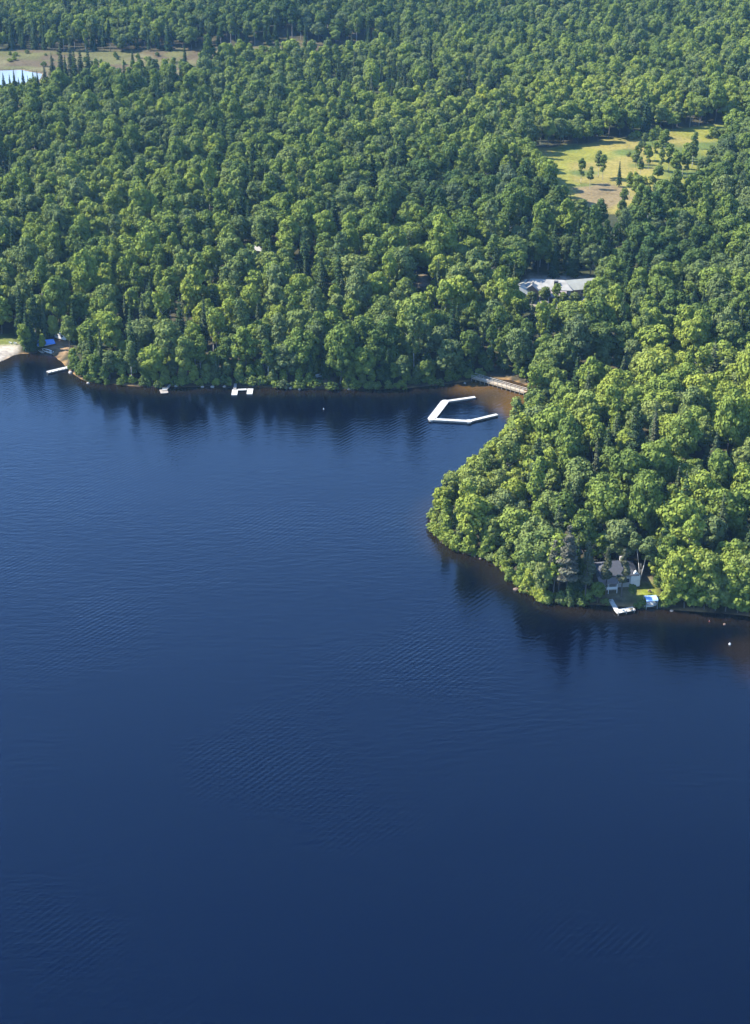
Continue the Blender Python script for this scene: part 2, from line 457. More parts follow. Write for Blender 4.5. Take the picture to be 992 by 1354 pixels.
def trunk_mb(h, r, limbs, lean=0.0, base=(0, 0)):
    mb = MB()
    pts = [(base[0], base[1], -.6)]
    for i in range(1, 5):
        t = i / 4
        pts.append((base[0] + lean * t * h * .2 + rng.normal() * .12, base[1] + rng.normal() * .12, h * t))
    for i in range(4):
        mb.tube(pts[i], pts[i + 1], r * (1 - .2 * i), r * (1 - .2 * (i + 1)), 7)
    for _ in range(limbs):
        t = rng.uniform(.45, .95); an = rng.uniform(0, 6.28); L = rng.uniform(1.3, 2.8)
        z = h * t; p0 = (base[0] + lean * t * h * .2, base[1], z)
        mb.tube(p0, (p0[0] + math.cos(an) * L, p0[1] + math.sin(an) * L, z + L * .9), r * .4, r * .12, 5)
    return mb

PROTO = {}
def proto(key, crown, trunk, rad, hh, word, leafm, barkm, kind):
    V, F = crown
    cm = mesh_np(key + ' crown', V, F, [leafm])
    tm = trunk.mesh(key + ' trunk', barkm, True)
    tv = np.array(trunk.v); nv = len(V)
    F3 = {}
    for f in trunk.f: F3.setdefault(len(f), []).append([i + nv for i in f])
    Fl = [F] + [np.array(x) for x in F3.values()]
    idx = np.concatenate([np.zeros(len(F), int)] + [np.ones(len(x), int) for x in Fl[1:]])
    jm = mesh_np(key + ' whole', np.vstack([V, tv]), Fl, [leafm, barkm], idx)
    PROTO[key] = dict(crown=cm, trunk=tm, whole=jm, r=rad, h=hh, word=word, kind=kind)

BL = 'broadleaf_tree'
proto('b0', lobed([((0, 0, 8.6), (3.9, 3.9, 6.2), 26, 1.55)]), trunk_mb(9.5, .24, 5), 4.2, 15, 'round-crowned', LEAF, BARK, BL)
proto('b1', lobed([((0, 0, 8.2), (5.0, 5.0, 5.6), 34, 1.6)]), trunk_mb(9, .3, 6), 5.3, 14.2, 'broad domed', LEAF, BARK, BL)
proto('b2', lobed([((0, 0, 9.8), (3.5, 3.5, 7.8), 30, 1.45)]), trunk_mb(11, .24, 5), 3.8, 18, 'oval-crowned', LEAF, BARK, BL)
proto('b3', lobed([((-.5, 0, 8.2), (3.3, 3.6, 5.8), 20, 1.5), ((2.2, .6, 7), (2.4, 2.6, 3.4), 10, 1.3)]), trunk_mb(9, .25, 5, .3), 4.6, 14.5, 'lopsided', LEAF, BARK, BL)
proto('b4', lobed([((-1.7, .3, 9.2), (2.6, 2.8, 5.8), 17, 1.35), ((1.9, -.5, 8.2), (2.5, 2.6, 5.4), 16, 1.35)]), trunk_mb(9.5, .26, 6), 4.4, 15.2, 'split-topped', LEAF, BARK, BL)
proto('b5', lobed([((0, 0, 8.4), (2.7, 2.7, 6.9), 24, 1.2)]), trunk_mb(10, .2, 4), 2.9, 15.6, 'narrow-crowned', LEAF, BARK, BL)
proto('b6', lobed([((0, 0, 9.8), (4.6, 4.3, 3.4), 24, 1.4), ((.4, 0, 6.0), (3.4, 3.4, 3.8), 15, 1.25)]), trunk_mb(9.5, .28, 6), 4.8, 13.4, 'flat-topped', LEAF, BARK, BL)
proto('b7', lobed([((0, 0, 7.8), (3.9, 3.4, 5.8), 17, 1.25), ((.6, .8, 12.2), (1.7, 1.7, 2.6), 8, 1.0)]), trunk_mb(11, .24, 8), 4.1, 15.2, 'ragged', LEAF, BARK, BL)
proto('b8', lobed([((0, 0, 7.2), (3.4, 3.4, 5.0), 22, 1.3)]), trunk_mb(7, .2, 4), 3.6, 12.4, 'low bushy', LEAF, BARK, BL)

proto('u0', lobed([((0, 0, 5.6), (3.6, 3.6, 5.2), 20, 1.5)], 4.5, (.6, 1.0)), trunk_mb(6, .2, 3), 3.6, 11, 'rounded', LEAF, BARK, 'understory_tree')
proto('u1', lobed([((0, 0, 6.4), (2.8, 2.8, 6.0), 20, 1.3)], 4.5, (.6, 1.0)), trunk_mb(7, .2, 3), 3.0, 12.5, 'upright', LEAF, BARK, 'understory_tree')

def conifer(h, r, n, jag=.25, z0=.06, droop=.35):
    z = h * (z0 + (1 - z0) * (1 - np.sqrt(rng.uniform(0, 1, n))))
    tiers = h / 16
    zz = np.round(z / (.062 * h)) * .062 * h + rng.normal(size=n) * .16
    t = np.clip(1 - zz / h, .015, 1)
    an = rng.uniform(0, 2 * math.pi, n)
    saw = 1 - jag * ((zz / (.062 * h)) % 1)
    rr = r * t ** .85 * saw * rng.uniform(.35, 1.06, n) * (1 + .18 * np.sin(an * 5 + zz * 2))
    c = np.stack([np.cos(an) * rr, np.sin(an) * rr, zz - droop * rr], -1)
    nn = np.stack([np.cos(an) * .6, np.sin(an) * .6, np.full(n, .75)], -1) + rng.normal(size=(n, 3)) * .4
    return quads(c, nn, rng.uniform(.34, .62, n) * (.6 + .6 * t))

def pineplates(h, r, plates, seed, sparse=1.0, z0=.35):
    cs, ns, ss = [], [], []
    for i in range(plates):
        t = i / (plates - 1); z = h * (z0 + (.97 - z0) * t)
        R_ = r * (1 - .62 * t ** 1.5) * rng.uniform(.65, 1.1)
        for _ in range(rng.integers(2, 4) if t < .9 else 1):
            an = rng.uniform(0, 6.28); off = R_ * (.55 if t < .9 else 0)
            m = int(60 * R_ * sparse)
            d = sphere_dirs(m) * np.array([R_ * .55, R_ * .55, .55]) * rng.uniform(.5, 1.05, (m, 1))
            cs.append(d + np.array([math.cos(an) * off, math.sin(an) * off, z])); ns.append(d * np.array([.4, .4, 1.3]) + rng.normal(size=(m, 3)) * .5 + np.array([0, 0, .4])); ss.append(rng.uniform(.35, .62, m))
    return quads(np.concatenate(cs), np.concatenate(ns), np.concatenate(ss))

proto('s0', conifer(17, 2.5, 1900), trunk_mb(16, .2, 0), 2.3, 17, 'spire-shaped', NEEDLE, BARK, 'spruce_tree')
proto('s1', conifer(15, 2.9, 1900, .35), trunk_mb(14, .2, 0), 2.6, 15, 'broad cone', NEEDLE, BARK, 'spruce_tree')
proto('s2', conifer(14, 1.7, 1300, .3, .12), trunk_mb(13, .16, 0), 1.8, 14, 'slender', NEEDLE, BARK, 'spruce_tree')
proto('p0', pineplates(19, 2.4, 14, 1, 1.5), trunk_mb(18.5, .26, 3), 3, 19, 'tall layered', NEEDLE, BARK, 'pine_tree')
proto('p1', pineplates(17, 2.2, 12, 2, 1.2, .36), trunk_mb(16.5, .24, 3), 2.8, 17, 'thin-crowned', NEEDLE, BARK, 'pine_tree')
proto('a0', lobed([((0, 0, 10), (2.0, 2.0, 6.4), 20, 1.05)], 6, (.36, .62)), trunk_mb(12, .16, 4), 2.2, 16.5, 'columnar', LEAF, PALEBARK, 'poplar_tree')
proto('a1', lobed([((0, 0, 11.5), (2.1, 2.1, 5.2), 15, 1.05), ((.3, .2, 6.5), (1.3, 1.3, 2.2), 6, .8)], 6, (.36, .62)), trunk_mb(13, .16, 4), 2.3, 17, 'slim', LEAF, PALEBARK, 'poplar_tree')
bt = trunk_mb(6, .2, 0)
for sgn in (-1, 1):
    bt.tube((0, 0, 1.2), (sgn * .9, 0, 6), .13, .10, 7); bt.tube((sgn * .9, 0, 6), (sgn * 1.8, .2, 10.5), .10, .05, 7)
proto('w0', lobed([((-1.9, 0, 11.6), (1.6, 1.7, 2.9), 10, .95), ((2.0, .2, 11.2), (1.3, 1.4, 2.9), 9, .85), ((-3.0, 0, 9.0), (.9, .9, 1.0), 4, .7)], 13, (.34, .6)), bt, 2.6, 15, 'twin-trunked', LEAF, PALEBARK, 'birch_tree')
proto('k0', lobed([((0, 0, 1.0), (1.35, 1.35, 1.1), 11, .62)], 11, (.25, .42)), trunk_mb(1, .05, 2), 1.5, 2.2, 'rounded', LEAF, BARK, 'shrub')
proto('k1', lobed([((-.5, 0, 1.3), (1.1, 1.1, 1.5), 9, .6), ((.7, .2, .8), (.9, .9, .8), 6, .5)], 11, (.25, .42)), trunk_mb(1, .05, 2), 1.5, 2.8, 'uneven', LEAF, BARK, 'shrub')

# ------------------------------------------------------------------ where the trees stand
def in_any(polys, X, Y):
    r = np.zeros(X.shape, bool)
    for P_ in polys: r |= inside(P_, X, Y)
    return r

def scatter():
    cell = 4.0
    thin = rng.random(400000)
    ti = 0
    pts, grid = [], {}
    specs = [(8.4, 11000, 1.12), (6.8, 44000, 1.0), (5.2, 92000, .84), (3.9, 104000, .66)]
    for (sp, tries, sc) in specs:
        y = np.sqrt(rng.uniform(370 ** 2, 1420 ** 2, tries)); x = rng.uniform(-1, 1, tries) * (.27 * y + 110)
        sd = shore_d(x, y)
        ok = (sd > 1.6) & ~in_any(NOTREE, x, y)
        for px, py, s in zip(x[ok], y[ok], sd[ok]):
            gx, gy = int(px // cell), int(py // cell); bad = False
            k = int(sp // cell) + 1; ti += 1
            if sp > 6 and thin[ti] < (.75 if sp > 8 else .55) * min(1, max(.5 if sp > 8 else 0, (py - 560) / 200)): continue
            for a in range(gx - k, gx + k + 1):
                for b in range(gy - k, gy + k + 1):
                    for (qx, qy, qs) in grid.get((a, b), ()):
                        m = (sp + qs) * .5 * .88
                        if (qx - px) ** 2 + (qy - py) ** 2 < m * m: bad = True; break
                    if bad: break
                if bad: break
            if not bad:
                grid.setdefault((gx, gy), []).append((px, py, sp)); pts.append((px, py, sc, s))
    # low growth under the edge of the wood
    y = np.sqrt(rng.uniform(370 ** 2, 600 ** 2, 60000)); x = rng.uniform(-1, 1, 60000) * (.24 * y + 30)
    sd = shore_d(x, y); ok = (sd > 1.2) & (sd < 13) & ~in_any(NOTREE, x, y)
    low = []
    for px, py, s in zip(x[ok], y[ok], sd[ok]):
        if all((px - q[0]) ** 2 + (py - q[1]) ** 2 > 9.6 for q in low): low.append((px, py, -1, s))
    print('understory', len(low))
    return np.array(pts + low)

T = scatter()
tx, ty, tsc, tsd = T.T
tz = height(tx, ty, tsd)
tu, tv = project(tx, ty, tz)
print('trees', len(tx))
rx = rng.uniform(size=len(tx)); rk = rng.uniform(size=len(tx))

def blob(u, v, ru, rv):
    return np.exp(-(((tu - u) / ru) ** 2 + ((tv - v) / rv) ** 2))

# share of conifers, by stand
pcon = .06 + .26 * sstep(.60, .8, vnoise(tx, ty, 60, 31))
pcon = np.maximum(pcon, .75 * sstep(380, 440, tu) * sstep(700, 640, tu) * sstep(112, 120, tv) * sstep(160, 146, tv))
pcon = np.maximum(pcon, .45 * sstep(30, 80, tu) * sstep(620, 500, tu) * sstep(96, 100, tv) * sstep(140, 122, tv))
pcon = np.maximum(pcon, .50 * sstep(640, 560, tu) * sstep(45, 58, tv) * sstep(78, 74, tv))
pcon = np.maximum(pcon, .8 * blob(5, 235, 30, 22))
pcon = np.maximum(pcon, .35 * blob(60, 455, 50, 20))
pcon = np.maximum(pcon, .30 * blob(745, 770, 45, 40))
ppop = .09 + .2 * sstep(.55, .75, vnoise(tx, ty, 45, 77)) + .5 * blob(650, 610, 55, 90) + .3 * blob(640, 470, 90, 40) + .2 * blob(760, 340, 80, 30)
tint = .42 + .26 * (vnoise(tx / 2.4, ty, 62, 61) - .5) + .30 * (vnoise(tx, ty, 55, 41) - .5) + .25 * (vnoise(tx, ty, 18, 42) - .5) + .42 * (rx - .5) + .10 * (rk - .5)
tint += .06 * blob(760, 640, 260, 160) + .34 * blob(900, 560, 110, 80) + .30 * blob(650, 650, 120, 90) + .22 * blob(800, 150, 160, 25) + .12 * blob(560, 175, 140, 30) + .14 * blob(120, 255, 140, 40) + .16 * blob(200, 440, 250, 50)  # lighter stands; sunlit look of the point's crowns painted into leaf tint
tint -= .22 * blob(320, 320, 45, 35) + .28 * blob(740, 488, 120, 20) + .2 * blob(820, 380, 100, 50) + .12 * blob(560, 480, 120, 30) + .28 * blob(930, 452, 90, 24) + .20 * blob(570, 290, 55, 30) + .22 * blob(900, 380, 90, 55) + .15 * blob(640, 40, 300, 30) + .2 * blob(880, 215, 130, 14) + .12 * blob(700, 300, 90, 60)  # darker stands; shade on the bank behind the creek painted into leaf tint
tint = np.clip(tint, 0, 1)
under = tsc < 0; tsc = np.where(under, .45, tsc)
hz = rng.uniform(.84, 1.16, len(tx)) + .22 * (rng.random(len(tx)) < .08); hs = tsc * rng.uniform(.86, 1.16, len(tx)) * (1 - .10 * sstep(560, 850, ty))
near_shore = tsd < 7
con = rk < pcon; pop = ~con & (rk < pcon + ppop)
bkeys = ['b0', 'b1', 'b2', 'b3', 'b4', 'b5', 'b6', 'b7', 'b8']
skeys = ['s0', 's1', 's2']
key = []
for i in range(len(tx)):
    if under[i]: key.append('u0' if rx[i] < .5 else 'u1')
    elif con[i]: key.append(skeys[int(rx[i] * 3)] if rng.random() > .1 else random.choice(['p0', 'p1']))
    elif pop[i]: key.append('a0' if rx[i] < .5 else 'a1')
    elif near_shore[i] and rng.random() < .45: key.append(random.choice(['b8', 'b3', 'b5']))
    else: key.append(random.choices(bkeys, [4, 3, 3, 3, 3, 2, 2, 3, .8])[0])
key = np.array(key)
# extra trees placed one by one: (key, u, v, scale, tint)
EXTRA = [('p0', 748, 795, 1.12, .95), ('p1', 731, 790, .95, .9), ('p1', 774, 796, 1.0, .75), ('w0', 846, 773, 1.0, .3), ('p1', 822, 789, .80, .80), ('p1', 801, 786, .78, .75), ('b8', 836, 790, .32, .4),
         ('s2', 722, 778, .95, .3), ('s2', 690, 760, .85, .3), ('s0', 762, 786, .8, .2), ('b5', 717, 791, .72, .95), ('b8', 703, 780, .55, .85), ('b8', 888, 799, .85, .7), ('b2', 893, 800, .95, .75), ('b4', 935, 800, 1.0, .7),
         ('b0', 968, 803, 1.0, .65), ('b5', 868, 770, .7, .9), ('u1', 905, 804, .9, .5), ('u0', 918, 805, .8, .45), ('u1', 931, 806, .85, .5), ('u0', 946, 807, .9, .4), ('u1', 959, 808, .9, .5), ('u0', 975, 810, .85, .45), ('u1', 989, 812, .9, .5), ('u0', 885, 802, .6, .7), ('b2', 985, 806, .95, .6), ('b0', 915, 796, 1.05, .8), ('b8', 598, 668, .85, .8), ('b5', 612, 657, .66, .75), ('b8', 627, 648, .9, .85), ('b5', 642, 636, .72, .8), ('b8', 656, 625, .95, .7), ('b5', 669, 610, .75, .85), ('b8', 682, 598, .95, .75), ('b5', 692, 586, .75, .7), ('b8', 700, 572, .8, .7), ('b8', 586, 682, .75, .9), ('b3', 622, 668, .8, .85), ('b8', 645, 652, 1.0, .7), ('b5', 676, 622, .85, .8), ('b8', 790, 797, .5, .35), ('s1', 752, 797, .6, .35),
         ('s1', 70, 104, 1.0, .75), ('s0', 82, 103, 1.2, .6), ('s0', 95, 104, 1.25, .75), ('s1', 108, 104, 1.15, .6), ('s0', 118, 103, 1.1, .3), ('s1', 60, 112, .8, .8), ('s0', 100, 108, 1.1, .3), ('s2', 88, 108, 1.1, .3),
         ('s2', 176, 88, .8, .3), ('s0', 245, 88, .8, .3), ('s2', 310, 90, .8, .3), ('s2', 20, 118, .8, .2), ('s2', 32, 120, .9, .3), ('s1', 6, 121, .7, .2), ('s2', 14, 119, .65, .3), ('s0', 45, 117, .6, .4), ('s2', 51, 120, .8, .3), ('s1', 26, 122, .55, .4), ('s2', 38, 116, .5, .3),
         ('a0', 791, 235, .75, .4), ('a1', 797, 238, .7, .35), ('s2', 818, 247, .85, .3), ('a1', 846, 212, .55, .3), ('a0', 846, 236, .6, .35), ('a1', 857, 225, .6, .4), ('a0', 878, 208, .8, .3), ('a1', 884, 228, .8, .35),
         ('b5', 893, 235, .8, .4), ('a0', 915, 222, .9, .3), ('a1', 908, 235, .7, .4), ('b0', 930, 238, .75, .25), ('b3', 958, 212, .85, .15), ('b1', 975, 218, .85, .2), ('b0', 990, 200, .9, .2), ('b4', 962, 236, .85, .2), ('b7', 940, 225, .7, .3), ('b1', 985, 206, .95, .2), ('b2', 970, 200, .8, .25), ('b4', 1003, 208, .95, .2), ('b3', 955, 230, .8, .3), ('b0', 978, 238, .9, .25), ('b6', 994, 240, .9, .3),
         ('b8', 870, 240, .6, .35), ('a1', 768, 243, .7, .3), ('a0', 780, 250, .6, .3), ('b7', 1000, 220, .9, .2), ('a0', 832, 262, .7, .5), ('b5', 842, 265, .75, .45),
         ('b8', 720, 402, .55, .5), ('b8', 703, 406, .5, .55), ('b8', 745, 404, .42, .5), ('b5', 778, 402, .6, .45), ('b8', 760, 412, .6, .5), ('a1', 735, 415, .7, .5),
         ('s0', 38, 462, .95, .35), ('p0', 30, 455, .85, .4), ('s1', 44, 463, .8, .35), ('p0', 48, 452, .95, .35), ('b5', 34, 465, .7, .5), ('b5', 72, 452, .65, .75), ('b7', 93, 462, .8, .6)]
for _ in range(16):
    EXTRA.append((random.choice(['a0', 'a1', 'b5']), random.uniform(835, 950), random.uniform(186, 250), random.uniform(.4, .75), random.uniform(.3, .6)))
ex = [(k, *gp(u, v), s, t) for k, u, v, s, t in EXTRA]
ek = np.array([e[0] for e in ex]); exx, exy, exz, exs, ext = (np.array([e[i] for e in ex], float) for i in range(1, 6))
key = np.concatenate([ek, key]); tx = np.concatenate([exx, tx]); ty = np.concatenate([exy, ty]); tz = np.concatenate([exz, tz])
hs = np.concatenate([exs, hs]); hz = np.concatenate([np.ones(len(ek)), hz]); tint = np.concatenate([ext, tint])
tsd = np.concatenate([shore_d(exx, exy), tsd])
tu, tv = project(tx, ty, tz)
rot = rng.uniform(0, 2 * math.pi, len(tx))
kindof = np.array([PROTO[k]['kind'] for k in key])
# no trunk through the two near houses: drop trees that stand too close to hand-placed ones
ok = np.ones(len(tx), bool)
for i in range(len(ek)):
    d2 = (tx - tx[i]) ** 2 + (ty - ty[i]) ** 2
    d2[:len(ek)] = 1e9
    ok &= d2 > (PROTO[key[i]]['r'] * hs[i] * .75) ** 2
# sight lines the photograph shows open: no crown stands in front of these
for (u0, v0, u1, v1) in ((572, 524, 663, 562), (632, 496, 690, 514), (694, 374, 776, 383), (764, 246, 818, 262), (0, 90, 54, 108), (0, 72, 60, 92), (130, 75, 260, 78),
                         (556, 359, 567, 364), (420, 493, 437, 501), (740, 200, 860, 240), (790, 752, 834, 770), (845, 772, 866, 806), (806, 794, 842, 812), (0, 448, 22, 476), (54, 452, 92, 466), (566, 560, 599, 642), (599, 560, 624, 604), (624, 560, 646, 580)):
    PR = np.array([PROTO[k]['r'] for k in key]) * hs; PH = np.array([PROTO[k]['h'] for k in key]) * hs * hz
    ut, vt = project(tx, ty, tz + PH * .97); um, vm = project(tx, ty, tz + PH * .25)
    pxm = FPX / np.sqrt(tx ** 2 + ty ** 2 + CAM_H ** 2)
    cov = (um + PR * pxm * .8 > u0) & (um - PR * pxm * .8 < u1) & (vt < v1) & (vm > v0) & (tv > v1)
    cov[:len(ek)] = False
    ok &= ~cov
sel = lambda a: a[ok]
key, tx, ty, tz, hs, hz, tint, tsd, tu, tv, rot, kindof = map(sel, (key, tx, ty, tz, hs, hz, tint, tsd, tu, tv, rot, kindof))

# ------------------------------------------------------------------ labels of single trees
LAND = [('the dark-roofed cottage', 812, 765), ('the blue boat canopy', 860, 800), ('the small yellow lawn', 853, 783), ('the L-shaped dock', 815, 806), ('the timber edging', 692, 777),
        ('the pale rock at the water', 645, 735), ('the tip of the wooded point', 572, 690), ('the swim dock', 610, 545), ('the footbridge', 660, 508), ('the sandy spit', 700, 525),
        ('the U-shaped dock', 320, 519), ('the weathered float', 217, 518), ('the hip-roofed house', 233, 455), ('the long white dock', 77, 491), ('the white beach', 10, 470),
        ('the grey gabled house', 318, 340), ('the cream lodge', 730, 380), ('the yellow meadow', 830, 210), ('the bare sand pit', 790, 265), ('the white rowing boat', 427, 498),
        ('the blue tarpaulin', 61, 456), ('the distant marsh', 250, 82), ('the marsh pond', 30, 102), ('the hill crest of the point', 930, 520), ('the creek behind the point', 780, 505)]
ORD = ['', 'second', 'third', 'fourth', 'fifth', 'sixth', 'seventh', 'eighth', 'ninth', 'tenth', 'eleventh', 'twelfth', 'thirteenth', 'fourteenth', 'fifteenth'] + ['sixteenth', 'seventeenth', 'eighteenth', 'nineteenth', 'twentieth'] + ['far'] * 60
def hue(t, k):
    if k == 'pine_tree' or k == 'spruce_tree':
        return 'dark green' if t < .32 else 'dull green' if t < .6 else 'grey-brown'
    return 'dark green' if t < .2 else 'deep green' if t < .36 else 'mid green' if t < .52 else 'light green' if t < .7 else 'yellow-green'
NOUN = {'broadleaf_tree': 'broadleaf', 'spruce_tree': 'spruce', 'pine_tree': 'pine', 'poplar_tree': 'poplar', 'birch_tree': 'birch', 'understory_tree': 'sapling'}
CATS = {'broadleaf_tree': 'broadleaf tree', 'spruce_tree': 'spruce', 'pine_tree': 'pine', 'poplar_tree': 'poplar', 'birch_tree': 'birch', 'understory_tree': 'sapling'}

def tree_labels(ids):
    cls = {}
    for i in ids:
        pr = PROTO[key[i]]
        hh = pr['h'] * hs[i] * hz[i]
        size = 'tall' if hh > 16.5 else 'small' if hh < 11 else 'medium'
        row = 'at the waterline' if tsd[i] < 5 else 'in the second row' if tsd[i] < 12 else 'in the wood'
        cv = tv[i] - hh * 2
        j = min(range(len(LAND)), key=lambda q: (LAND[q][1] - tu[i]) ** 2 + (1.5 * (LAND[q][2] - cv)) ** 2)
        dx, dy = tu[i] - LAND[j][1], cv - LAND[j][2]
        side = ('right of' if dx > 0 else 'left of') if abs(dx) > abs(dy) * 1.2 else ('in front of' if dy > 0 else 'behind')
        k_ = (size, pr['word'], hue(tint[i], pr['kind']), NOUN[pr['kind']], row, side, LAND[j][0])
        cls.setdefault(k_, []).append((math.hypot(dx, dy), i))
    out = {}
    for k_, L in cls.items():
        L.sort()
        if len(L) > 7: print(len(L), k_)
        for n, (_, i) in enumerate(L):
            sz, w, h_, no, row, side, lm = k_
            sz = '' if sz == 'medium' else sz + ' '
            s = f'{sz}{w} {h_} {no} {row}, ' + (f'{ORD[n]} one ' if n else '') + f'{side} {lm}'
            out[i] = s if len(s.split()) <= 16 else s.replace(' at the waterline,', ' ashore,').replace(' in the second row,', ' inland,').replace(' in the wood,', ',').replace(' one ', ' ').replace('crowned ', '')
    return out

# ------------------------------------------------------------------ single trees, and the far wood as one mass
dist = np.sqrt(tx ** 2 + ty ** 2 + (CAM_H - tz) ** 2)
inview = (tu > -25) & (tu < IW + 25) & (tv > 0)
chosen = {}
for kd in NOUN:
    c = np.where((kindof == kd) & inview)[0]
    c = c[np.argsort(dist[c] / (hs[c] * np.array([PROTO[k]['r'] for k in key[c]])) ** .35)]
    chosen[kd] = list(c[:298])
GROUPS = {'birch_tree': 'birches by the cottage', 'understory_tree': 'young trees along the edge of the wood', 'broadleaf_tree': 'broadleaf trees of the wooded point and the lake shore', 'spruce_tree': 'spruces standing among the broadleaf wood',
          'pine_tree': 'pines by the water', 'poplar_tree': 'slim poplars among the broader trees'}
solo = set()
for kd, ids in chosen.items():
    labs = tree_labels(ids)
    for i in ids:
        solo.add(i); pr = PROTO[key[i]]
        t = thing(kd, labs[i], CATS[kd], (tx[i], ty[i], tz[i]), rot[i], GROUPS[kd])
        t.scale = (hs[i], hs[i], hs[i] * hz[i])
        link('trunk', pr['trunk'], t)
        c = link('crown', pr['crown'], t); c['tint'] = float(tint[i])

def mass(name, ids, keys):
    pc = bpy.data.collections.new(name + ' shapes')
    keys = sorted(keys)
    for j, k in enumerate(keys):
        po = bpy.data.objects.new('%02d ' % j + name, PROTO[k]['whole']); pc.objects.link(po)
    me = bpy.data.meshes.new(name); me.vertices.add(len(ids))
    ids = np.array(ids)
    me.vertices.foreach_set('co', np.stack([tx[ids], ty[ids], tz[ids]], -1).astype(np.float32).ravel())
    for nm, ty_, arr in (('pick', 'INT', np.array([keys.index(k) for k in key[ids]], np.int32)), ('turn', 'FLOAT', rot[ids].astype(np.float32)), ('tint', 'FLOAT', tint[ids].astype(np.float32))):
        a = me.attributes.new(nm, ty_, 'POINT'); a.data.foreach_set('value', arr)
    a = me.attributes.new('size', 'FLOAT_VECTOR', 'POINT'); a.data.foreach_set('vector', np.stack([hs[ids], hs[ids], hs[ids] * hz[ids]], -1).astype(np.float32).ravel())
    o = link(name, me)
    ng = bpy.data.node_groups.new(name, 'GeometryNodeTree')
    ng.interface.new_socket('Geometry', in_out='INPUT', socket_type='NodeSocketGeometry'); ng.interface.new_socket('Geometry', in_out='OUTPUT', socket_type='NodeSocketGeometry')
    gi = ng.nodes.new('NodeGroupInput'); go = ng.nodes.new('NodeGroupOutput')
    iop = ng.nodes.new('GeometryNodeInstanceOnPoints'); ci = ng.nodes.new('GeometryNodeCollectionInfo')
    ci.inputs['Collection'].default_value = pc; ci.inputs['Separate Children'].default_value = True; ci.inputs['Reset Children'].default_value = True
    def na(nm, dt):
        n = ng.nodes.new('GeometryNodeInputNamedAttribute'); n.data_type = dt; n.inputs['Name'].default_value = nm
        return n.outputs['Attribute']
    cx = ng.nodes.new('ShaderNodeCombineXYZ'); ng.links.new(na('turn', 'FLOAT'), cx.inputs['Z'])
    ng.links.new(gi.outputs[0], iop.inputs['Points']); ng.links.new(ci.outputs[0], iop.inputs['Instance']); iop.inputs['Pick Instance'].default_value = True
    ng.links.new(na('pick', 'INT'), iop.inputs['Instance Index']); ng.links.new(cx.outputs[0], iop.inputs['Rotation']); ng.links.new(na('size', 'FLOAT_VECTOR'), iop.inputs['Scale'])
    ng.links.new(iop.outputs[0], go.inputs[0])
    md = o.modifiers.new('trees', 'NODES'); md.node_group = ng
    return tag(o, kind='stuff')

for kd, nm in (('broadleaf_tree', 'broadleaf_forest'), ('spruce_tree', 'spruce_forest'), ('poplar_tree', 'poplar_forest'), ('pine_tree', 'pine_forest'), ('understory_tree', 'understory_growth')):
    rest = [i for i in np.where(kindof == kd)[0] if i not in solo]
    print(kd, len(chosen[kd]), 'single,', len(rest), 'in the mass')
    if rest: mass(nm, rest, set(key[rest]))

# shrubs along the water, in the meadow and on the marsh
def shrub(k, p, s, t, label, group, name='shrub', cat='shrub'):
    o = link(name, PROTO[k]['crown'], None, (p[0], p[1], p[2])); o.scale = (s, s, s * random.uniform(.8, 1.15)); o.rotation_euler = (0, 0, random.uniform(0, 6.28))
    o['tint'] = t
    return tag(o, label, cat, group)

def along(pts, step, inland):
    P_ = poly_px(pts); out = []
    for a, b in zip(P_[:-1], P_[1:]):
        L = np.hypot(*(b - a)); n = max(1, int(L / step))
        nrm = np.array([-(b - a)[1], (b - a)[0]]) / (L + 1e-6)
        for k in range(n):
            q = a + (b - a) * (k + random.random()) / n + nrm * random.uniform(*inland)
            out.append(q)
    return out

for q in along(SHORE[11:27], 2.1, (-.4, 1.8)):
    u_, v_ = project(np.array([q[0]]), np.array([q[1]]), np.array([0.])); u_ = float(u_[0])
    where = 'between the long white dock and the weathered float' if u_ < 215 else 'between the weathered float and the U-shaped dock' if u_ < 320 else 'between the U-shaped dock and the white rowing boat' if u_ < 428 else 'between the white rowing boat and the footbridge'
    shrub(random.choice(['k0', 'k1']), (q[0], q[1], max(hgt(*q), 0)), random.uniform(.7, 1.5), random.uniform(.15, .6), 'low shrub at the waterline ' + where, 'shrubs along the far shore')
for q in along(SHORE[33:51], 1.5, (-.4, 1.5)):
    u_, v_ = project(np.array([q[0]]), np.array([q[1]]), np.array([0.])); u_ = float(u_[0]); 
    if 806 < u_ < 842 or 850 < u_ < 872: continue
    where = 'round the tip of the wooded point' if u_ < 640 else 'between the pale rock and the timber edging' if u_ < 705 else 'between the timber edging and the L-shaped dock' if u_ < 810 else 'beyond the blue boat canopy'
    shrub(random.choice(['k0', 'k1']), (q[0], q[1], max(hgt(*q), 0)), random.uniform(.6, 1.5), random.uniform(.4, .95) if u_ < 730 else random.uniform(.2, .5), 'low shrub at the waterline ' + where, 'shrubs along the wooded point')
for (u_, v_, s_) in ((706, 787, .8), (711, 790, 1.0), (715, 795, .9), (719, 797, 1.0), (724, 798, .8)):
    shrub('k0', gp(u_, v_), s_, 1.0, 'yellow-green waterside bush at the end of the timber edging', 'yellow waterside bushes')
mx = 0
for _ in range(400):
    u_ = random.uniform(800, 995); v_ = random.uniform(160, 184) if random.random() < .93 else random.uniform(184, 262)
    g = gp(u_, v_)
    if not inside(FIELD, np.array([g[0]]), np.array([g[1]]))[0] or inside(SANDPIT, np.array([g[0]]), np.array([g[1]]))[0]: continue
    if vnoise(g[0], g[1], 16, 51) < .42: continue
    mx += 1
    shrub(random.choice(['k0', 'k1']), g, random.uniform(.7, 1.5), random.uniform(.45, .85), 'scattered green bush in the yellow meadow ' + ('below the dark tree edge' if v_ < 182 else 'among the slim young trees'), 'bushes scattered over the meadow')
    if mx > 110: break

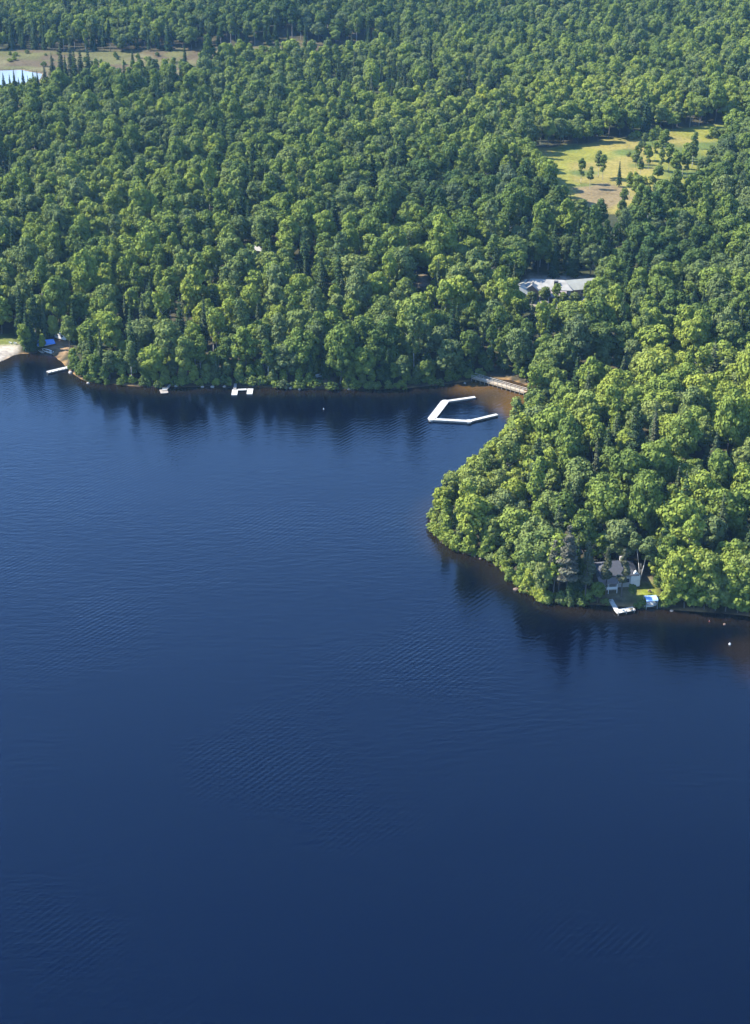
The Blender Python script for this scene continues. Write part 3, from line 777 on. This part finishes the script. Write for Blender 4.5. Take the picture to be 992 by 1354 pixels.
mb_ = 0
while mb_ < 120:
    u_ = random.uniform(0, 430) if mb_ < 70 else random.uniform(0, 75); v_ = random.uniform(70, 108) if mb_ < 70 else random.uniform(110, 145)
    if 0 < u_ < 58 and 86 < v_ < 117: continue
    g = gp(u_, v_); q = np.array([g[0]]), np.array([g[1]])
    if not inside(MARSH, *q)[0] or shore_d(*q)[0] < 1: continue
    mb_ += 1
    shrub(random.choice(['k0', 'k1']), g, random.uniform(.5, 1.2) if v_ < 109 else random.uniform(1, 2.2), random.uniform(.2, .9), 'small bush on the reddish marsh ' + ('around the pond' if u_ < 130 else 'below the far wall of trees'), 'bushes scattered over the marsh')

# ------------------------------------------------------------------ docks
def seg(mb, a, b, w, z0, z1):
    a, b = np.array(a[:2], float), np.array(b[:2], float); d = b - a; L = np.hypot(*d); n = np.array([-d[1], d[0]]) / L * w / 2
    return mb.prism([tuple(a - n), tuple(b - n), tuple(b + n), tuple(a + n)], z0, z1)

def planked(name, parent, a, b, w, z, mat, plank=.35, th=.14):
    """one deck of cross planks with small gaps"""
    mb = MB(); a, b = np.array(a[:2], float), np.array(b[:2], float); L = np.hypot(*(b - a)); n = max(1, int(L / plank)); d = (b - a) / L
    for i in range(n):
        seg(mb, a + d * (L * i / n + .012), a + d * (L * (i + 1) / n - .012), w, z - .05, z)
    seg(mb, a, b, w * .94, z - th, z - .052)
    return mb.build(name, mat, parent)

def rel(p, o): return (p[0] - o[0], p[1] - o[1])

# swimming dock
o = at(600, 545)
t = thing('swim_dock', 'white floating swim dock bent into an open five-cornered ring in the bay', 'dock', o)
A, B, Cc, D, E = (rel(at(*q), o) for q in ((628.5, 527), (588.5, 532.8), (570.5, 556.3), (620, 559), (657.5, 550)))
for a, b, w in ((A, B, 1.25), (B, Cc, 2.5), (Cc, D, 1.5), (D, E, 1.25)):
    dk = planked('deck_section', t, a, b, w, .62, DOCKP)
    f = MB(); seg(f, a, b, w * .8, -.25, .475); f.build('float', GREYW, dk)
for q in (B, Cc, D):
    MB().tube((q[0], q[1], -.4), (q[0], q[1], .60), .8, .8, 10).tube((q[0], q[1], .60), (q[0], q[1], .66), 1.1, 1.1, 10).build('corner_plate', DOCKP, t)
MB().tube((Cc[0] + .5, Cc[1] + .4, .66), (Cc[0] + .5, Cc[1] + .4, 1.5), .05).build('ladder_post', STEEL, t)

# footbridge
a3, b3 = at(626, 499, .9), at(695, 519, .9)
o = at(660, 509)
t = thing('footbridge', 'long low timber footbridge with railings from the dark bank to the sandy spit', 'footbridge', o)
a, b = rel(a3, o), rel(b3, o)
planked('deck', t, a, b, 2.0, 1.0, TANW, .4, .25)
d = np.array(b) - np.array(a); L = np.hypot(*d); d /= L; nn = np.array([-d[1], d[0]])
for s in (-1, 1):
    e = nn * s * .95
    r_ = MB()
    for z in (1.55, 2.05): r_.tube((a[0] + e[0], a[1] + e[1], z), (b[0] + e[0], b[1] + e[1], z), .06, .06, 6)
    r_.build('railing', DOCKW, t)
    for k in range(13):
        q = np.array(a) + d * L * k / 12 + e
        MB().tube((q[0], q[1], -1.0), (q[0], q[1], 2.12), .09, .08, 6).build('post', GREYW, t)

# U-shaped dock
o = at(320, 519)
t = thing('dock', 'white U-shaped dock with two square ends and a thin gangway', 'dock', o)
for u0, v0 in ((310.6, 520.6), (330.7, 519.4)):
    q = rel(at(u0, v0), o)
    planked('platform', t, (q[0] - .95, q[1]), (q[0] + .95, q[1]), 4.6, .55, DOCKP)
    MB().box((q[0], q[1], .15), (1.6, 4.0, .5)).build('float', GREYW, t)
q0, q1 = rel(at(311, 517.3), o), rel(at(330, 516.7), o)
planked('walkway', t, (q0[0] + .9, q0[1]), (q1[0] - .9, q1[1]), 1.2, .555, DOCKP)
q0, q1 = rel(at(310.8, 517.5), o), rel(at(311.5, 509.5), o)
planked('gangway', t, q0, q1, .9, .66, GREYW)
for dx in (-.4, .4): MB().tube((q0[0] + dx, q0[1], .66), (q0[0] + dx, q0[1], 1.5), .05).build('mooring_post', STEEL, t)

# weathered float
o = at(217, 519)
t = thing('float_dock', 'small weathered wooden float with a slanting plank gangway to the shore', 'dock', o)
q0, q1 = rel(at(212, 519.6), o), rel(at(222, 518.6), o)
planked('deck', t, q0, q1, 3.2, .5, GREYW)
MB().box((0, 0, .12), (2.0, 2.4, .46)).build('float', BARK, t)
planked('gangway', t, rel(at(220, 517), o), rel(at(227, 509), o), .8, .6, GREYW)
bench = MB().box((.2, .4, .85), (1.5, .45, .07)).box((.2, .62, 1.15), (1.5, .06, .45)); 
for sx in (-.6, .6): bench.box((.2 + sx, .4, .66), (.08, .4, .30))
bench.build('bench', DOCKW, t)

# long white dock at the cove
a, b = at(63, 494), at(91, 487.5); o = at(77, 491)
t = thing('dock', 'long narrow white dock beside the cove with a dark end post', 'dock', o)
planked('deck', t, rel(a, o), rel(b, o), 1.7, .6, DOCKP)
f = MB(); seg(f, rel(a, o), rel(b, o), 1.3, -.2, .44); f.build('float', BARK, t)
for k in range(6):
    q = np.array(rel(a, o)) + (np.array(rel(b, o)) - np.array(rel(a, o))) * (k + .3) / 6
    MB().tube((q[0], q[1] - .95, -1), (q[0], q[1] - .95, 1.0), .09).build('post', BARK, t)

# L-shaped dock by the cottage
o = at(815, 806)
t = thing('dock', 'weathered L-shaped plank dock below the cottage', 'dock', o)
a, b, c = (rel(at(*q), o) for q in ((807, 795.5), (817, 811.5), (838.5, 807.3)))
planked('gangway', t, a, (b[0] - .3, b[1] + 1.0), 1.2, .72, DOCKW)
planked('platform', t, (b[0] - .6, b[1]), c, 1.9, .62, DOCKW)
for q in (a, b, c, ((b[0] + c[0]) / 2, (b[1] + c[1]) / 2)):
    MB().tube((q[0], q[1] - .9, -1.2), (q[0], q[1] - .9, 1.1), .10).build('post', GREYW, t)

def chair(p, rz, mat, label, group=None):
    t = thing('lawn_chair', label, 'chair', p, rz, group)
    MB().box((0, 0, .38), (.62, .58, .05)).build('seat', mat, t)
    bk = MB()
    for k in range(5): bk.add([(-.3 + k * .125, .28, .36), (-.2 + k * .125, .28, .36), (-.2 + k * .125, .52, 1.0), (-.3 + k * .125, .52, 1.0), (-.3 + k * .125, .31, .36), (-.2 + k * .125, .31, .36), (-.2 + k * .125, .55, 1.0), (-.3 + k * .125, .55, 1.0)],
                              [(0, 1, 2, 3), (4, 7, 6, 5), (0, 4, 5, 1), (1, 5, 6, 2), (2, 6, 7, 3), (3, 7, 4, 0)])
    bk.build('backrest', mat, t)
    for sx in (-.34, .34):
        MB().box((sx, 0, .58), (.12, .7, .04)).build('armrest', mat, t)
        for sy in (-.28, .28): MB().box((sx, sy, .28), (.07, .08, .56)).build('leg', mat, t)
dz = .62
p1 = at(825, 809, dz); chair((p1[0], p1[1], dz), 2.9, WHITE, 'white wooden chair midway along the L-shaped dock')
p1 = at(834, 807, dz); chair((p1[0], p1[1], dz), 3.4, TANW, 'tan wooden chair at the outer end of the L-shaped dock')
g = gp(859, 783); chair(g, 3.1, WALLB, 'brown wooden chair alone on the small yellow lawn')
g = gp(14, 454.5); chair(g, 2.6, WHITE, 'white chair on the lawn above the beach, farther from the water trees', 'white chairs on the lawn')
g = gp(20.5, 455); chair(g, 2.8, WHITE, 'white chair on the lawn above the beach, beside the water trees', 'white chairs on the lawn')

# boats
def hull(L, Wd, Hh, n=10):
    mb = MB(); ring = []
    for i in range(n + 1):
        t = i / n; w = Wd / 2 * (1 - max(0, (t - .45) / .55) ** 2.2) * (.86 + .14 * min(1, t * 3)); w = max(w, .03); sh = .18 * t * t
        x = -L / 2 + L * t
        ring.append([(x, -w, Hh + sh), (x, -w * .72, .12 + sh * .6), (x, 0, -.08 + sh * .6), (x, w * .72, .12 + sh * .6), (x, w, Hh + sh), (x, w * .86, Hh + sh - .02), (x, w * .62, .28), (x, -w * .62, .28), (x, -w * .86, Hh + sh - .02)])
    m = 9; v = [q for r_ in ring for q in r_]
    f = [(i * m + k, i * m + (k + 1) % m, (i + 1) * m + (k + 1) % m, (i + 1) * m + k) for i in range(n) for k in range(m)]
    f += [tuple(range(m))[::-1], tuple(range(n * m, n * m + m))]
    mb.add(v, f); return mb
def boat(p, rz, mat, label, L=4.2, motor=True, group=None, name='motor_boat', cat='boat', flip=False):
    t = thing(name, label, cat, p, rz, group)
    if flip: t.rotation_euler = (math.pi, 0, rz)
    hull(L, L * .38, .55).build('hull', mat, t)
    for x in (-L * .22, L * .08): MB().box((x, 0, .44), (.28, L * .27, .05)).build('seat', TANW, t)
    if motor:
        MB().box((-L / 2 - .12, 0, .72), (.3, .34, .42)).box((-L / 2 - .12, 0, .25), (.1, .12, .6)).build('outboard_motor', BLACK, t)
    return t
g = at(53.5, 464.5); boat((g[0], g[1], .05), 2.2, ROCKW, 'small open boat at the head of the cove, bow to the blue tarpaulin', 4.4)
g = at(62.5, 465.5); boat((g[0], g[1], .05), 2.5, WHITE, 'white open boat at the head of the cove beside the sandy bank', 4.8)
g = gp(427, 500); boat((g[0], g[1], g[2] + .7), .3, WHITE, 'white rowing boat lying on the dark bank of the far shore', 4.6, False, name='rowing_boat')
g = gp(698, 780.5); boat((g[0], g[1], g[2] + .25), -.5, WHITE, 'small white dinghy pulled up on the timber edging', 2.6, False, name='dinghy')
# tarpaulin-covered boat
g = gp(61, 457.5)
t = thing('covered_boat', 'boat on the bank under a peaked blue tarpaulin', 'boat', g, .35)
hull(6, 2.3, .8).build('hull', WHITE, t, (0, 0, .3))
MB().add([], [])
tv_ = MB(); tv_.add([(-3.1, -1.4, .9), (3.1, -1.3, .95), (3.1, 1.3, .95), (-3.1, 1.4, .9), (-2.6, 0, 2.4), (2.7, 0, 2.2), (-3.1, -1.4, .82), (3.1, -1.3, .87), (3.1, 1.3, .87), (-3.1, 1.4, .82)],
                    [(0, 1, 5, 4), (1, 2, 5), (2, 3, 4, 5), (3, 0, 4), (6, 9, 8, 7), (0, 6, 7, 1), (1, 7, 8, 2), (2, 8, 9, 3), (3, 9, 6, 0)])
tv_.build('tarpaulin', BLUE, t)
# camper
g = gp(83, 449)
t = thing('camper', 'white camper trailer half hidden in trees above the sandy bank', 'camper', g, -.6)
bd = MB(); bd.add([(-2.6, -1.1, .55), (2.2, -1.1, .55), (2.7, -1.1, 1.1), (2.4, -1.1, 2.5), (-2.4, -1.1, 2.6), (-2.7, -1.1, 1.2), (-2.6, 1.1, .55), (2.2, 1.1, .55), (2.7, 1.1, 1.1), (2.4, 1.1, 2.5), (-2.4, 1.1, 2.6), (-2.7, 1.1, 1.2)],
                  [(0, 1, 2, 3, 4, 5), (11, 10, 9, 8, 7, 6)] + [(i, i + 6, (i + 1) % 6 + 6, (i + 1) % 6) for i in range(6)])
bd.build('body', WHITE, t)
for x in (-1.3, .9): MB().box((x, -1.105, 1.75), (1.0, .04, .6)).build('window', GLASS, t)
for s in (-1, 1): MB().tube((0, s * .9, .36), (0, s * 1.12, .36), .36, .36, 14).build('wheel', BLACK, t)
# boat lift with canopy
g = at(860, 802)
t = thing('boat_lift', 'boat lift with a pale blue canopy over a moored boat by the small lawn', 'boat lift', g, .12)
cv = MB(); n = 8; V_ = []
for i in range(n + 1):
    an = math.pi * i / n; y = -1.35 * math.cos(an); z = 2.3 + .45 * math.sin(an)
    V_ += [(-1.5, y, z), (1.5, y, z), (-1.5, y, z - .05), (1.5, y, z - .05)]
F_ = []
for i in range(n):
    a = i * 4; b = a + 4
    F_ += [(a, a + 1, b + 1, b), (a + 2, b + 2, b + 3, a + 3), (a, b, b + 2, a + 2), (a + 1, a + 3, b + 3, b + 1)]
F_ += [(0, 2, 3, 1), (4 * n, 4 * n + 1, 4 * n + 3, 4 * n + 2)]
cv.add(V_, F_); cv.build('canopy', PBLUE, t)
for sx in (-1.4, 1.4):
    for sy in (-1.3, 1.3): MB().tube((sx, sy, -1), (sx, sy, 2.32), .06).build('post', STEEL, t)
hull(3.2, 1.7, .6).build('hull', WHITE, t, (0, 0, .15))

# buoys
def buoy(u, v, label, mat=WHITE, r=.30):
    g = at(u, v); t = thing('buoy', label, 'buoy', g)
    mb = MB()
    for i in range(6):
        a0, a1 = math.pi * i / 6, math.pi * (i + 1) / 6
        mb.tube((0, 0, .2 - r * math.cos(a0)), (0, 0, .2 - r * math.cos(a1)), max(r * math.sin(a0), .02), max(r * math.sin(a1), .02), 12)
    mb.build('body', mat, t, None, True)
    MB().tube((0, 0, .2 + r), (0, 0, .2 + r + .18), .05).build('eyelet', STEEL, t)
buoy(965, 852.5, 'white ball buoy over the brown shallows off the wooded point')
buoy(428, 541.5, 'small white buoy on open water off the far shore', r=.2)
buoy(938, 822.5, 'small red buoy in the dark water under the point', RED, .17)

# rocks
def rock(u, v, s, mat, label, group, water=False):
    g = at(u, v) if water else gp(u, v)
    d = sphere_dirs(1)
    ico = []
    import bmesh
    bm = bmesh.new(); bmesh.ops.create_icosphere(bm, subdivisions=2, radius=1)
    a = np.array([q.co[:] for q in bm.verts])
    nz = 1 + .45 * (vnoise(a[:, 0] * 3 + u, a[:, 1] * 3 + v, 1.6, 3) - .5) + .35 * (vnoise(a[:, 2] * 3 + u, a[:, 0] * 3, 1.1, 8) - .5)
    for q, k in zip(bm.verts, nz): q.co = q.co * float(k)
    me = bpy.data.meshes.new('rock'); bm.to_mesh(me); bm.free(); me.materials.append(mat)
    o = link('rock', me, None, (g[0], g[1], g[2] + s * .18)); o.scale = (s, s * random.uniform(.7, 1), s * random.uniform(.55, .8)); o.rotation_euler = (0, 0, random.uniform(0, 6))
    return tag(o, label, 'rock', group)
G1 = 'rocks along the water'
rock(645, 737, .75, ROCKW, 'pale boulder alone against dark shrubs on the point shore', G1, True)
rock(598, 722, .55, ROCKW, 'pale rock at the waterline near the tip of the point', G1, True)
rock(673, 750, .45, ROCKW, 'upper of two pale rocks above the timber edging', G1, True)
rock(677, 753, .5, ROCKW, 'lower of two pale rocks above the timber edging', G1, True)
rock(682, 780, .75, ROCKR, 'pinkish boulder standing in the water off the timber edging', G1, True)
rock(571, 690, .6, ROCKR, 'rust-coloured rock at the very tip of the wooded point', G1, True)
for u, v in ((578, 709), (584, 716), (606, 728), (613, 731), (628, 735), (636, 738), (655, 746), (663, 750)):
    rock(u, v + 1, random.uniform(.3, .5), ROCKR, 'small rusty stone in the row along the wooded point', 'small rusty stones along the point', True)
rock(93.5, 493, .8, ROCKW, 'pale rock at the shore end of the long white dock', G1, True)
rock(117, 507, .6, ROCKW, 'pale rock at the water under the far trees past the long white dock', G1, True)
for u, v in ((233, 511), (268, 512), (281, 512), (297, 511.5)):
    rock(u, v, .6, ROCKW, 'grey shore rock under the trees between the weathered float and the U-shaped dock', 'shore rocks between the docks', True)
for u, v in ((385, 513.5), (396, 515), (462, 515)):
    rock(u, v, .7, ROCKW, 'grey shore rock under the dark trees around the white rowing boat', 'shore rocks by the rowing boat', True)
rock(615, 507, .5, ROCKW, 'pale rock in the water beside the dark end of the footbridge', G1, True)
rock(958, 826, .4, ROCKR, 'dark stone breaking the water near the red buoy', G1, True)
rock(888, 808, .45, ROCKW, 'grey stone at the shore beyond the blue boat canopy', G1, True)
rock(3, 477.5, .4, BARK, 'dark stone at the edge of the white beach', G1, True)

# timber edging
a, b = at(681, 771.5), at(704, 784); o = (a + b) / 2
t = thing('timber_edging', 'pale timber retaining edge along the shore below bright green bushes', 'retaining wall', o)
a, b = rel(a, o), rel(b, o)
for z in (.15, .42, .69):
    MB().tube((a[0], a[1], z), (b[0], b[1], z), .16, .15, 8).build('log', TANW, t)
for k in range(5):
    q = np.array(a) + (np.array(b) - np.array(a)) * (k + .4) / 5
    MB().tube((q[0] - .12, q[1] - .17, -.6), (q[0] - .12, q[1] - .17, .95), .08).build('post', TANW, t)

# ------------------------------------------------------------------ houses
def roof_hip(mb, L, Wd, z, rise, over=.5, hip=None):
    x, y = L / 2 + over, Wd / 2 + over; hip = y if hip is None else hip
    k = max(x - hip, .05)
    mb.add([(-x, -y, z), (x, -y, z), (x, y, z), (-x, y, z), (-k, 0, z + rise), (k, 0, z + rise), (-x, -y, z - .18), (x, -y, z - .18), (x, y, z - .18), (-x, y, z - .18)],
           [(0, 1, 5, 4), (1, 2, 5), (2, 3, 4, 5), (3, 0, 4), (9, 8, 7, 6), (0, 6, 7, 1), (1, 7, 8, 2), (2, 8, 9, 3), (3, 9, 6, 0)])
    return mb
def gable_wall(mb, L, Wd, h, rise):
    x, y = L / 2, Wd / 2
    mb.add([(-x, -y, -1), (x, -y, -1), (x, y, -1), (-x, y, -1), (-x, -y, h), (x, -y, h), (x, y, h), (-x, y, h), (-x, 0, h + rise), (x, 0, h + rise)],
           [(0, 1, 5, 4), (2, 3, 7, 6), (1, 2, 6, 9, 5), (3, 0, 4, 8, 7), (3, 2, 1, 0), (4, 5, 9, 8), (6, 7, 8, 9)])
    return mb
def roof_gable(mb, L, Wd, h, rise, over=.5, th=.16):
    x = L / 2 + over; y = Wd / 2 + over; dz = rise * over / (Wd / 2)
    mb.add([(-x, -y, h - dz + th), (x, -y, h - dz + th), (x, 0, h + rise + th), (-x, 0, h + rise + th), (x, y, h - dz + th), (-x, y, h - dz + th),
            (-x, -y, h - dz + .02), (x, -y, h - dz + .02), (x, 0, h + rise + .02), (-x, 0, h + rise + .02), (x, y, h - dz + .02), (-x, y, h - dz + .02)],
           [(0, 1, 2, 3), (3, 2, 4, 5), (6, 9, 8, 7), (9, 11, 10, 8), (0, 6, 7, 1), (5, 4, 10, 11), (0, 3, 9, 6), (3, 5, 11, 9), (1, 7, 8, 2), (2, 8, 10, 4)])
    return mb
def window(t, x, y, z, w, h, face):
    f = MB()
    if face in 'SN':
        s = -1 if face == 'S' else 1
        f.box((x, y + s * .04, z), (w + .2, .08, h + .2)); wn = f.build('window', WHITE, t)
        MB().box((x, y + s * .09, z), (w, .03, h)).build('pane', GLASS, wn)
    else:
        s = -1 if face == 'W' else 1
        f.box((x + s * .04, y, z), (.08, w + .2, h + .2)); wn = f.build('window', WHITE, t)
        MB().box((x + s * .09, y, z), (.03, w, h)).build('pane', GLASS, wn)

# cottage by the water
g = gp(814, 768); g[2] = hgt(g[0], g[1] - 3)
t = thing('cottage', 'lakeside cottage with a dark slate hip roof and white porch behind thin pines', 'cottage', g, .10)
MB().box((0, 0, 1.3), (8.6, 6.4, 4.6)).build('wall', WALLP, t)
rf = roof_hip(MB(), 8.6, 6.4, 3.62, 2.4, .7).build('roof', SLATE, t)
MB().box((1.2, .6, 5.9), (.7, .7, 1.6)).build('chimney', ROCKW, rf)
gb = MB(); gb.add([(3.0, -3.6, 0.2), (5.4, -3.6, .2), (5.4, -3.6, 3.2), (4.2, -3.6, 4.6), (3.0, -3.6, 3.2), (3.0, -2.9, .2), (5.4, -2.9, .2), (5.4, -2.9, 3.2), (4.2, -2.9, 4.6), (3.0, -2.9, 3.2)],
                  [(0, 1, 2, 3, 4), (9, 8, 7, 6, 5)] + [(i, i + 5, (i + 1) % 5 + 5, (i + 1) % 5) for i in range(5)])
gb.build('gable', WHITE, t)
pr = MB().box((-3.2, -4.6, 1.0), (4.6, 2.8, .18)); pr.build('porch_deck', DOCKW, t)
pr2 = MB(); pr2.add([(-5.6, -6.1, 2.75), (-.8, -6.1, 2.75), (-.8, -3.25, 3.4), (-5.6, -3.25, 3.4), (-5.6, -6.1, 2.63), (-.8, -6.1, 2.63), (-.8, -3.25, 3.28), (-5.6, -3.25, 3.28)],
                    [(0, 1, 2, 3), (7, 6, 5, 4), (0, 4, 5, 1), (1, 5, 6, 2), (2, 6, 7, 3), (3, 7, 4, 0)])
pr2.build('porch_roof', PINKROOF, t)
for x in (-5.4, -3.2, -1.0): MB().box((x, -5.9, 1.2), (.14, .14, 2.9)).build('porch_post', WHITE, t)
MB().box((-3.2, -6.02, 1.75), (4.4, .06, .09)).box((-3.2, -6.02, 1.45), (4.4, .05, .4)).build('porch_rail', WHITE, t)
for x in (.6, 2.2): window(t, x, -3.2, 1.9, 1.1, 1.2, 'S')
MB().box((-.9, -3.24, 1.9), (.95, .08, 2.05)).build('door', WALLB, t)
# hip-roofed house above the far shore
g = gp(234, 474)
t = thing('house', 'house with a dark hip roof and pale trim among the far shore trees', 'house', g, -.35)
MB().box((0, 0, 2.0), (7.5, 6.5, 6.0)).build('wall', WALLB, t)
roof_hip(MB(), 7.5, 6.5, 5.02, 2.6, .5).build('roof', GREYROOF, t)
f = MB()
f.tube((3.0, 0, 7.72), (4.25, 3.75, 5.15), .14).tube((3.0, 0, 7.72), (4.25, -3.75, 5.15), .12).tube((-3.0, 0, 7.72), (3.0, 0, 7.72), .1)
f.build('roof_trim', WHITE, t)
for x in (-2, 1.6): window(t, x, -3.25, 3.4, 1.2, 1.3, 'S')
# grey gabled house in the wood
g = gp(320, 362)
t = thing('house', 'grey house with a steep pale gable deep in the forest', 'house', g, .55)
gable_wall(MB(), 9, 7, 4.4, 3.2).build('wall', WALLP, t)
roof_gable(MB(), 9, 7, 4.4, 3.2).build('roof', GREYROOF, t)
window(t, -4.5, 0, 3.6, 1.3, 1.4, 'W'); window(t, 0, -3.5, 2.6, 1.3, 1.2, 'S')
# small white shed beyond it
g = gp(342, 345)
t = thing('shed', 'small white-roofed shed beside the grey gabled house in the forest', 'shed', g, -.3); t.scale = (.75, .75, .9)
gable_wall(MB(), 4, 3.4, 5.2, 1.2).build('wall', WALLB, t); roof_gable(MB(), 4, 3.4, 5.2, 1.2).build('roof', CREAMROOF, t)
MB().box((0, -1.73, 1), (1, .08, 2)).build('door', WALLB, t)
# lodge in the clearing
g = gp(724, 389)
t = thing('lodge', 'big cream-roofed lodge with a rose porch roof in the forest clearing', 'lodge', g, -.14)
MB().box((0, 0, 1.0), (17, 8, 4.6)).build('wall', WALLP, t)
rf = roof_hip(MB(), 17, 8, 3.32, 2.3, .6, 3.2).build('roof', CREAMROOF, t)
MB().box((3.0, -2.0, 5.0), (1.5, 1.4, 1.5)).build('chimney', BLACK, rf)
gw = MB(); gw.add([(-7.6, -5.6, -.5), (-3.2, -5.6, -.5), (-3.2, -5.6, 3.1), (-5.4, -5.6, 4.9), (-7.6, -5.6, 3.1), (-7.6, -3.9, -.5), (-3.2, -3.9, -.5), (-3.2, -3.9, 3.1), (-5.4, -3.9, 4.9), (-7.6, -3.9, 3.1)],
                  [(0, 1, 2, 3, 4), (9, 8, 7, 6, 5)] + [(i, i + 5, (i + 1) % 5 + 5, (i + 1) % 5) for i in range(5)])
gw.build('front_gable', WALLB, t)
gr = MB()
for sx in (-1, 1):
    gr.add([(-5.4, -6.1, 5.12), (-5.4, -1.6, 5.12), (-5.4 + sx * 2.8, -1.6, 2.85), (-5.4 + sx * 2.8, -6.1, 2.85), (-5.4, -6.1, 4.96), (-5.4, -1.6, 4.96), (-5.4 + sx * 2.8, -1.6, 2.69), (-5.4 + sx * 2.8, -6.1, 2.69)],
           [(0, 1, 2, 3), (7, 6, 5, 4), (0, 4, 5, 1), (1, 5, 6, 2), (2, 6, 7, 3), (3, 7, 4, 0)])
gr.build('gable_roof', CREAMROOF, t)
w = MB(); w.add([(-2.6, -9.5, 2.3), (7, -9.5, 2.3), (7, -4.05, 3.15), (-2.6, -4.05, 3.15), (-2.6, -9.5, 2.15), (7, -9.5, 2.15), (7, -4.05, 3.0), (-2.6, -4.05, 3.0)],
                [(0, 1, 2, 3), (7, 6, 5, 4), (0, 4, 5, 1), (1, 5, 6, 2), (2, 6, 7, 3), (3, 7, 4, 0)])
w.build('porch_roof', PINKROOF, t)
for x in (-2.3, 0.8, 3.8, 6.6): MB().box((x, -9.2, .6), (.25, .25, 3.2)).build('porch_post', WHITE, t)
for x in (0, 3, 6): window(t, x, -4.0, 1.7, 1.5, 1.3, 'S')
g = gp(766, 388)
t = thing('cabin', 'smaller pale sage-roofed cabin with a dark gable next to the cream lodge', 'cabin', g, .25)
gable_wall(MB(), 10, 6.5, 3, 2.3).build('wall', WALLB, t); roof_gable(MB(), 10, 6.5, 3, 2.3).build('roof', SAGEROOF, t)
window(t, 0, -3.25, 1.8, 1.2, 1.1, 'S')
g = gp(690, 392)
t = thing('cabin', 'narrow pale-roofed annex half hidden in trees beside the cream lodge', 'cabin', g, 1.25)
gable_wall(MB(), 11, 6, 3, 1.6).build('wall', WALLP, t); roof_gable(MB(), 11, 6, 3, 1.6).build('roof', SAGEROOF, t)
window(t, 0, -3, 1.8, 1.2, 1.1, 'S')
# white trailer on the meadow's far edge
g = gp(978, 171)
t = thing('trailer', 'small white trailer among bushes at the upper edge of the meadow', 'trailer', g, .2)
t.scale = (.6, .6, .6); MB().box((0, 0, 1.4), (4.5, 2.2, 2.0)).build('body', WHITE, t)
for s in (-1, 1): MB().tube((0, s * .9, .36), (0, s * 1.12, .36), .36, .36, 12).build('wheel', BLACK, t)

# ------------------------------------------------------------------ air, light, camera
m, nt, out = newmat('haze')
pv = N(nt, 'ShaderNodeVolumePrincipled'); pv.inputs['Color'].default_value = (.30, .60, 1, 1); pv.inputs['Density'].default_value = .000030; pv.inputs['Anisotropy'].default_value = 0.1
nt.links.new(pv.outputs[0], out.inputs['Volume'])
hz_ = MB().box((0, 0, 107), (28000, 28000, 230)).build('haze', m); tag(hz_, kind='stuff')

SUN_EL = 42.0
to_sun = np.array([-.97, .14]); to_sun = to_sun / np.hypot(*to_sun)
sd_ = Vector((to_sun[0] * math.cos(R(SUN_EL)), to_sun[1] * math.cos(R(SUN_EL)), math.sin(R(SUN_EL))))
L_ = bpy.data.lights.new('sun', 'SUN'); L_.energy = 5.0; L_.angle = R(.53); L_.color = (1, .93, .80)
so = bpy.data.objects.new('sun', L_); COL.objects.link(so); so.rotation_euler = sd_.to_track_quat('Z', 'Y').to_euler()
w = bpy.data.worlds.new('World'); SC.world = w; w.use_nodes = True
nt = w.node_tree; bg = nt.nodes['Background']; sk = nt.nodes.new('ShaderNodeTexSky'); sk.sky_type = 'NISHITA'; sk.sun_disc = False
sk.sun_elevation = R(SUN_EL); sk.sun_rotation = math.atan2(to_sun[0], to_sun[1]); sk.air_density = 1.0; sk.dust_density = .0; sk.ozone_density = 7.0
nt.links.new(sk.outputs[0], bg.inputs['Color']); bg.inputs['Strength'].default_value = .15

cam = bpy.data.cameras.new('camera'); co = bpy.data.objects.new('camera', cam); COL.objects.link(co)
cam.sensor_fit = 'VERTICAL'; cam.sensor_height = 36; cam.lens = 36 * FPX / IH; cam.clip_start = 1; cam.clip_end = 60000
co.location = (0, 0, CAM_H); co.rotation_euler = (R(90 - PITCH), 0, 0)
SC.camera = co
SC.view_settings.view_transform = 'Standard'; SC.view_settings.look = 'None'; SC.view_settings.gamma = 1; SC.view_settings.exposure = 2.2
SC.view_settings.use_curve_mapping = False
cy = SC.cycles
cy.max_bounces = 5; cy.diffuse_bounces = 3; cy.glossy_bounces = 2; cy.transmission_bounces = 3; cy.volume_bounces = 1; cy.transparent_max_bounces = 4
cy.use_denoising = True
